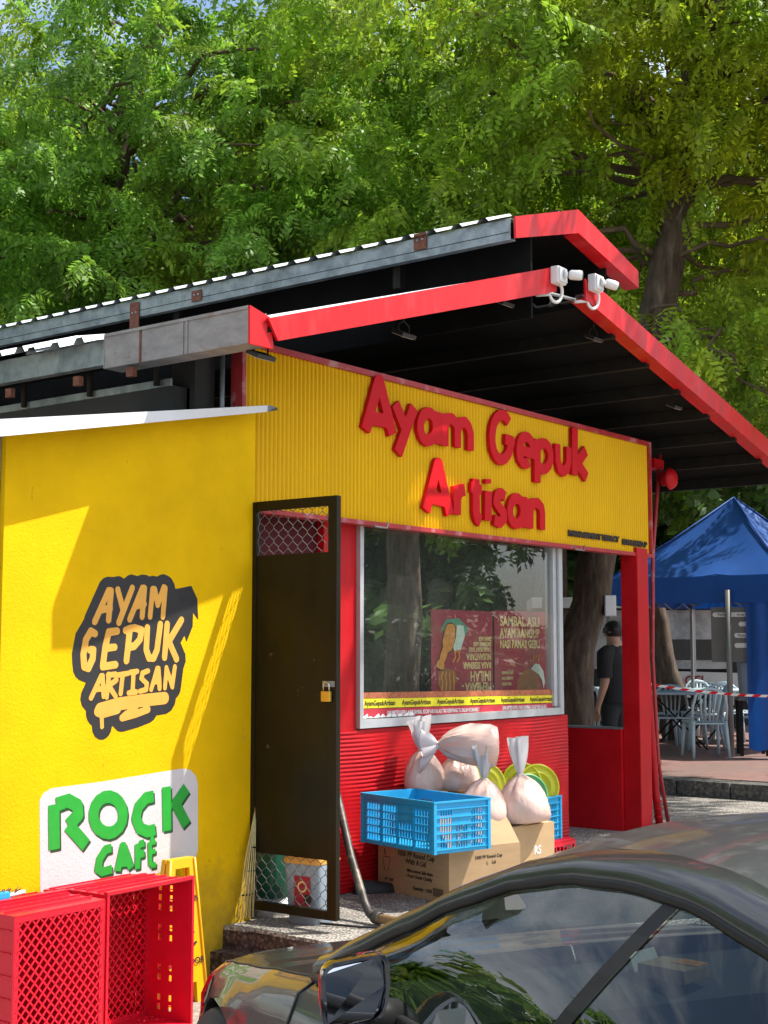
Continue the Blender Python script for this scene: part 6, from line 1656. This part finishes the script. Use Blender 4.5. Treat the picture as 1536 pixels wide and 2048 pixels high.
    for s in (-1, 1):
        MB().lathe([(0.0, 0.0), (0.018, 0.004), (0.028, 0.0)], Matrix.Translation((s * 0.078, 0.0, 1.628)) @ Matrix.Rotation(s * R(80), 4, 'Y'), 10).build('ear', 'skin', t, True)
        MB().lathe([(0.0, 0.011), (0.008, 0.008), (0.011, 0.0)], Matrix.Translation((s * 0.032, 0.098, 1.643)) @ Matrix.Rotation(R(-90), 4, 'X'), 8).build('eye', 'hair', t, True)
    MB().tube([(-0.022, 0.103, 1.578), (0, 0.110, 1.575), (0.022, 0.103, 1.578)], 0.005, 5).build('mouth', 'poster_red', t, True)
build_person()

# ------------------------------------------------------------------ trees
def leaf_quads(rs, n_pairs, L, lw, ll, droop):
    """one pinnate leaf: returns (k,4,3) leaflet corners; base at origin, pointing +X, up +Z"""
    q = []
    for i in range(n_pairs + 1):
        t = (i + 0.6) / (n_pairs + 0.6)
        px = L * t * (1 - 0.18 * droop * t); pz = -L * droop * t * t * 0.75
        sc = (0.72 + 0.45 * math.sin(math.pi * (0.15 + 0.75 * t)))
        for s in ((-1, 1) if i < n_pairs else (0,)):
            if s == 0: d = np.array([1.0, 0, -0.35 * droop])
            else: d = np.array([0.45 + rs.uniform(-0.15, 0.15), s * 1.0, -0.25 - 0.3 * rs.random()])
            d /= np.linalg.norm(d)
            side = np.cross(d, [0, 0, 1.0]); side /= np.linalg.norm(side) + 1e-9
            b = np.array([px, 0, pz]); l = ll * sc; w_ = lw * sc
            mid = b + d * l * 0.55; tip = b + d * l + np.array([0, 0, -0.12 * l])
            tw = np.array([0, 0, rs.uniform(-0.3, 0.3) * w_])
            q.append([b, mid + side * w_ / 2 + tw, tip, mid - side * w_ / 2 - tw])
    return np.array(q)
def bough(rs, nf, L, lw, ll, pairs):
    """a twig about 0.6 m long along +X carrying nf leaves"""
    qs = []
    for k in range(nf):
        t = 0.12 + 0.88 * k / nf
        fq = leaf_quads(rs, pairs, L * rs.uniform(0.8, 1.15), lw, ll, rs.uniform(0.45, 1.1))
        yaw = (1 if k % 2 else -1) * R(rs.uniform(20, 85)) * (1 - 0.5 * t) + R(rs.uniform(-15, 15)); pit = R(rs.uniform(-55, 25)); roll = R(rs.uniform(-50, 50))
        cr_, sr_ = math.cos(roll), math.sin(roll)
        Rx = np.array([[1, 0, 0], [0, cr_, -sr_], [0, sr_, cr_]])
        Ry = np.array([[math.cos(pit), 0, -math.sin(pit)], [0, 1, 0], [math.sin(pit), 0, math.cos(pit)]])
        Rz = np.array([[math.cos(yaw), -math.sin(yaw), 0], [math.sin(yaw), math.cos(yaw), 0], [0, 0, 1]])
        fq = fq @ (Rz @ Ry @ Rx).T + np.array([0.55 * t, 0, -0.10 * t * t])
        qs.append(fq)
    return np.concatenate(qs)
rs = random.Random(11); nprs = np.random.default_rng(5)
BOUGHS = {'fine': [bough(rs, 11, 0.30, 0.034, 0.072, 6) for _ in range(7)], 'mid': [bough(rs, 9, 0.30, 0.036, 0.085, 6) for _ in range(7)], 'broad': [bough(rs, 8, 0.20, 0.055, 0.13, 3) for _ in range(7)]}
def clump(center, rad, n, kind, flat=0.45, scale=1.0):
    """an umbrella of boughs: they rise from the clump centre, spread and hang at the rim"""
    out_ = []
    for k in range(n):
        az = nprs.uniform(0, 2 * math.pi); u = nprs.uniform(0.0, 1.0) ** 0.6
        b = BOUGHS[kind][nprs.integers(7)] * (scale * nprs.uniform(0.85, 1.2))
        pitch_ = R(28 - 62 * u + nprs.uniform(-14, 14))
        Ry = np.array([[math.cos(pitch_), 0, -math.sin(pitch_)], [0, 1, 0], [math.sin(pitch_), 0, math.cos(pitch_)]])
        a2 = az + R(nprs.uniform(-35, 35))
        Rz = np.array([[math.cos(a2), -math.sin(a2), 0], [math.sin(a2), math.cos(a2), 0], [0, 0, 1]])
        r_ = rad * u * 0.8
        pos = np.array(center) + np.array([math.cos(az) * r_, math.sin(az) * r_, flat * rad * (1 - 1.25 * u * u) + nprs.uniform(-0.12, 0.06)])
        out_.append(b @ (Rz @ Ry).T + pos)
    return out_
def leaf_object(name, quads, mat, parent):
    v = np.concatenate(quads).reshape(-1, 3)
    inv = np.array(world_of(parent).inverted())
    v = v @ inv[:3, :3].T + inv[:3, 3]
    n = len(v) // 4
    me = bpy.data.meshes.new(name)
    me.vertices.add(len(v)); me.vertices.foreach_set('co', v.astype(np.float32).ravel())
    me.loops.add(len(v)); me.loops.foreach_set('vertex_index', np.arange(len(v), dtype=np.int32))
    me.polygons.add(n); me.polygons.foreach_set('loop_start', np.arange(n, dtype=np.int32) * 4); me.polygons.foreach_set('loop_total', np.full(n, 4, np.int32))
    me.update(calc_edges=True)
    return meshobj(name, me, mat, parent, local=True)
def wobble(a, b, n, amp, r_):
    a, b = Vector(a), Vector(b); o = []
    for i in range(n + 1):
        t = i / n; p = a.lerp(b, t)
        k = math.sin(math.pi * t)
        o.append(p + Vector((r_.uniform(-amp, amp), r_.uniform(-amp, amp), r_.uniform(-amp, amp) * 0.5)) * k + Vector((0, 0, 0.06 * (b - a).length * k)))
    return o
NTRI = [0]
def tree(name, label, base, trunk, radii, clumps, kind, leafmat, nb, seed, scale=1.0, rad=1.15, group='trees behind the kiosk'):
    """trunk: list of points; clumps: list of (x,y,z); limbs run from the nearest upper trunk point to each clump"""
    r_ = random.Random(seed)
    t = thing(name, label, 'tree', base, 0, group)
    m = MB()
    pts = []
    for i in range(len(trunk) - 1):
        for k in range(4): pts.append(Vector(trunk[i]).lerp(Vector(trunk[i + 1]), k / 4) + Vector((r_.uniform(-.03, .03), r_.uniform(-.03, .03), 0)))
    pts.append(Vector(trunk[-1]))
    rr = [radii[0] + (radii[1] - radii[0]) * i / (len(pts) - 1) for i in range(len(pts))]
    # fluted, uneven trunk
    seg = 18; rows = []; ph_ = [r_.uniform(0, 6.28) for _ in range(4)]
    for i, p in enumerate(pts):
        rows.append([p + Vector((math.cos(a), math.sin(a), 0)) * rr[i] * (1 + 0.09 * math.sin(3 * a + ph_[0] + i * 0.25) + 0.06 * math.sin(5 * a + ph_[1] - i * 0.4) + r_.uniform(-0.03, 0.03)) for a in [2 * math.pi * k / seg for k in range(seg)]])
    m.grid(rows, closed_u=True)
    tr = m.build('trunk', 'bark', t)
    up_pts = pts[len(pts) // 2:]
    qs = []
    for ci, c in enumerate(clumps):
        cv_ = Vector(c[:3]); rc_ = (c[3] if len(c) > 3 else 1.0) * rad
        st_ = min(up_pts, key=lambda p: (p - cv_).length + 0.6 * max(0, p.z - cv_.z))
        L_ = (cv_ - st_).length
        pl = wobble(st_, cv_, 6, 0.12 * L_, r_)
        r0 = min(radii[1] * 0.5, 0.013 * L_ + 0.014)
        MB().tube(pl, [r0 + (0.010 - r0) * k / 6 for k in range(7)], 6).build('limb', 'twig', t)
        n = int(nb * (0.5 + 0.5 * (rc_ / rad)) * (rc_ / rad))
        qs += clump(c[:3], rc_, n, kind, scale=scale)
    if qs:
        cr_ = leaf_object('crown', qs, leafmat, t)
        NTRI[0] += sum(len(q) for q in qs) * 2
    return t

def cw(r, d, z):
    """plan frame turned with the street: r to the right, d away from the car park"""
    p = Vector((CAM.x, CAM.y, 0)) + fh * d + rt * r
    return (p.x, p.y, z)
def ell_clumps(n, c, rad, seed, zmin=4.9, size=(0.7, 1.25), keep=None):
    r_ = random.Random(seed); o = []
    tries = 0
    while len(o) < n and tries < 20000:
        tries += 1
        u = Vector((r_.gauss(0, 1), r_.gauss(0, 1), r_.gauss(0, 1))).normalized() * (r_.uniform(0.25, 1) ** 0.5)
        p = (c[0] + u.x * rad[0], c[1] + u.y * rad[1], c[2] + u.z * rad[2])
        q = cw(*p)
        if q[2] < zmin: continue
        if -1.2 < q[0] < 7.0 and q[1] > -1.6 and q[2] < 5.3: continue      # clear of the roofs
        if keep and not keep(p): continue
        if any(math.hypot((q[0] - w_[0]) / 1.15, (q[1] - w_[1]) / 1.15, (q[2] - w_[2]) / 0.75) < 1.0 for w_ in o): continue
        o.append((*q, r_.uniform(*size)))
    return o
# big leaning tree right of the kiosk; its crown also shades the right half of the front
tr1 = [(6.40, 1.63, FL - 0.05), (6.31, 1.56, 1.48), (6.57, 1.39, 2.45), (6.92, 1.19, 3.96), (7.19, 0.94, 5.41), (7.32, 0.86, 6.3), (7.55, 0.70, 7.6), (7.75, 0.60, 9.0)]
cl1 = ell_clumps(44, (2.9, 14.2, 7.2), (3.3, 2.8, 2.3), 21, zmin=5.2, keep=lambda p: not (p[1] < 15.0 and 1.9 < p[0] < 3.7 and p[2] < 6.4))
cl1 += [(*cw(r, d, z), s) for r, d, z, s in ((2.7, 12.5, 4.55, 0.6), (3.1, 12.3, 4.1, 0.65), (3.5, 12.6, 3.8, 0.7), (3.9, 13.2, 4.3, 0.8), (4.3, 13.4, 3.6, 0.8), (4.5, 14.2, 5.2, 1.0), (4.7, 13.4, 6.2, 1.0), (2.7, 12.9, 7.0, 0.9), (3.4, 13.0, 7.4, 0.9), (2.2, 13.2, 6.6, 0.8), (3.6, 13.2, 6.5, 0.75), (2.9, 13.2, 8.1, 1.0), (1.6, 13.4, 7.2, 0.9), (4.1, 13.3, 5.4, 0.8), (3.9, 15.6, 4.8, 0.9), (2.3, 15.6, 5.6, 0.8), (3.2, 16.0, 6.0, 0.9))]
cl1 += [(x, y, z, s) for x, y, z, s in ((4.3, -2.4, 7.8, 0.5), (5.0, -2.7, 7.5, 0.6), (6.3, -2.2, 7.4, 0.8), (7.1, -2.7, 7.5, 0.9), (8.0, -2.6, 7.3, 0.9), (5.6, -1.9, 7.6, 0.7), (6.6, -2.6, 7.9, 1.0), (5.2, -1.5, 8.4, 0.8), (7.2, -1.6, 7.2, 1.0), (6.4, -0.9, 6.9, 0.8), (7.6, -3.0, 8.6, 1.1), (8.2, -1.9, 7.8, 1.0), (6.2, -3.4, 9.4, 0.9), (8.8, -3.2, 8.6, 1.0), (9.6, -1.5, 8.0, 1.1), (10.6, -0.4, 7.2, 1.0), (9.9, 0.6, 6.6, 1.0))]
tree('shade_tree', 'big feathery leaved tree leaning right with its trunk behind the red pillar', (6.4, 1.6, FL), tr1, (0.185, 0.17), cl1, 'fine', 'leaf', 18, 1)
# feathery tree at the left, behind the roof
b = cw(-3.1, 17.5, GL)
tr2 = [b, cw(-3.2, 17.4, 3.0), cw(-3.5, 17.2, 6.3), cw(-3.3, 17.0, 8.0), cw(-2.6, 17.0, 10.0)]
cl2 = ell_clumps(46, (-2.6, 16.4, 6.9), (3.3, 2.6, 2.5), 31, zmin=4.9)
cl2 += [(*cw(r, d, z), s) for r, d, z, s in ((-4.0, 14.4, 6.6, 1.1), (-3.5, 14.2, 6.0, 1.1), (-4.1, 14.4, 5.5, 1.0), (-3.3, 14.3, 5.1, 1.0), (-1.3, 14.4, 6.8, 1.0), (-0.8, 14.2, 6.5, 1.1), (-0.6, 14.2, 5.9, 1.0), (-1.4, 14.5, 5.7, 0.9))]
tree('shade_tree', 'feathery tree at the left with brown forked limbs above the tin roof', b, tr2, (0.26, 0.12), cl2, 'fine', 'leaf_cool', 19, 2)
b = cw(0.2, 18.6, GL)
tr3 = [b, cw(0.3, 18.5, 4.0), cw(0.1, 18.2, 7.0), cw(0.6, 18.0, 10.0)]
cl3 = ell_clumps(36, (0.7, 17.6, 7.6), (2.6, 2.2, 2.5), 41, zmin=5.3)
tree('shade_tree', 'yellow green feathery tree in the middle above the ridge roof', b, tr3, (0.24, 0.12), cl3, 'fine', 'leaf', 18, 3)
# dark broad leaved trees farther back
for i, (r, d, lab) in enumerate(((-5.2, 23.5, 'dark broad leaved tree at the far left behind the feathery tree'), (-1.2, 23.0, 'dark broad leaved tree behind the gap left of the middle'), (2.8, 24.0, 'dark broad leaved tree behind the big leaning trunk'), (7.0, 24.5, 'dark broad leaved tree behind the blue tent'))):
    b = cw(r, d, GL)
    zlo = 3.0 if r > 6 else 4.2
    tree('broadleaf_tree', lab, b, [b, cw(r + 0.1, d, 4), cw(r - 0.2, d - 0.2, 8), cw(r + 0.1, d, 12)], (0.3, 0.12), ell_clumps(34, (r, d, 7.2), (3.2, 2.0, 4.6), 60 + i, zmin=zlo, size=(0.9, 1.5)), 'broad', 'leaf_dark' if i != 2 else 'leaf_cool', 13, 70 + i, scale=1.5, rad=1.1, group='dark trees farther back')
for i, (r, d, lab) in enumerate(((-8.5, 33, 'distant tree filling the left end of the background'), (-2.5, 34, 'distant tree filling the centre left of the background'), (3.5, 34, 'distant tree filling the centre right of the background'), (10.0, 33, 'distant tree filling the right end of the background'))):
    b = cw(r, d, GL)
    tree('broadleaf_tree', lab, b, [b, cw(r, d, 5), cw(r, d, 12)], (0.35, 0.15), ell_clumps(46, (r, d, 5.0), (4.2, 2.0, 7.6), 90 + i, zmin=1.0, size=(1.0, 1.6)), 'broad', 'leaf_dark', 9, 80 + i, scale=3.2, rad=1.5, group='distant background trees')
# second trunk under the tent, grey box hung on the leaning trunk
t2 = tree('small_tree', 'dark slanting trunk with cut twigs behind the red pillar', (12.9, 3.9, PL), [(13.1, 3.75, PL), (12.9, 3.85, 1.2), (12.72, 3.95, 2.1), (12.5, 4.1, 3.3)], (0.22, 0.15), ell_clumps(8, (4.6, 19.0, 5.6), (1.6, 1.2, 0.9), 7, zmin=4.0), 'fine', 'leaf', 20, 9, group='trees behind the tent')
gbx = thing('meter_box', 'pale grey box fixed to the leaning trunk above the person', 'box', (6.33, 1.18, 1.78))
Mg = frame((6.36, 1.20, 1.90), (0.606, -0.795, 0), (0, 0, 1))
MB().bevbox(-0.055, 0.055, -0.10, 0.10, -0.10, 0.0, 0.008, M=Mg).build('case', 'aluminium', gbx)
MB().box(-0.045, 0.045, -0.09, 0.09, 0.0005, 0.004, M=Mg).build('door', 'white_metal', gbx)
# trees across the car park, behind the viewer's right shoulder (mirrored in the shop window and the car)
for i, (x, y, lab) in enumerate(((24.0, -17.5, 'tree across the car park mirrored at the left of the shop window'), (24.0, -6.0, 'tree across the car park mirrored at the right of the shop window'), (17.0, -16.0, 'tree across the car park farthest from the kiosk'))):
    r_ = random.Random(200 + i)
    cc = [(x + r_.uniform(-2.6, 2.6), y + r_.uniform(-2.4, 2.4), r_.uniform(2.4, 7.5), r_.uniform(0.8, 1.4)) for _ in range(34)]
    tree('car_park_tree', lab, (x, y, GL), [(x, y, GL), (x + 0.1, y, 2.5), (x - 0.2, y + 0.1, 6.5)], (0.28, 0.14), cc, 'broad', 'leaf_dark', 9, 210 + i, scale=2.2, rad=1.3, group='trees across the car park')
for i, (x, y, lab) in enumerate(((-5.5, 8.0, 'tree left of the hall, mirrored in the door glass of the car'), (-2.6, 13.5, 'tree behind the hall, left of the picture, mirrored in the car'))):
    r_ = random.Random(300 + i)
    cc = [(x + r_.uniform(-2.4, 2.4), y + r_.uniform(-2.2, 2.2), r_.uniform(2.6, 6.2), r_.uniform(0.8, 1.3)) for _ in range(26)]
    tree('side_tree', lab, (x, y, GL), [(x, y, GL), (x + 0.1, y, 2.2), (x - 0.1, y + 0.1, 5.5)], (0.24, 0.12), cc, 'broad', 'leaf_cool', 10, 310 + i, scale=2.0, rad=1.2, group='trees left of the hall')
hd_ = thing('hedge', 'unseen hedge added to darken the reflection in the shop window', 'hedge', (19, -12, GL))  # added out of view, hides sunlit ground from the window's reflection
qs = []
for i in range(17):
    f_ = i / 16
    p = Vector((12.5, -12.5, 0)).lerp(Vector((25.0, -4.0, 0)), f_)
    MB().tube([(p.x, p.y, GL), (p.x + 0.1, p.y, 1.2)], [0.05, 0.02], 6).build('stem', 'twig', hd_)
    for z in (0.1, 0.8, 1.5):
        qs += clump((p.x, p.y, z), 0.9, 9, 'broad', scale=1.7)
leaf_object('foliage', qs, 'leaf_dark', hd_)
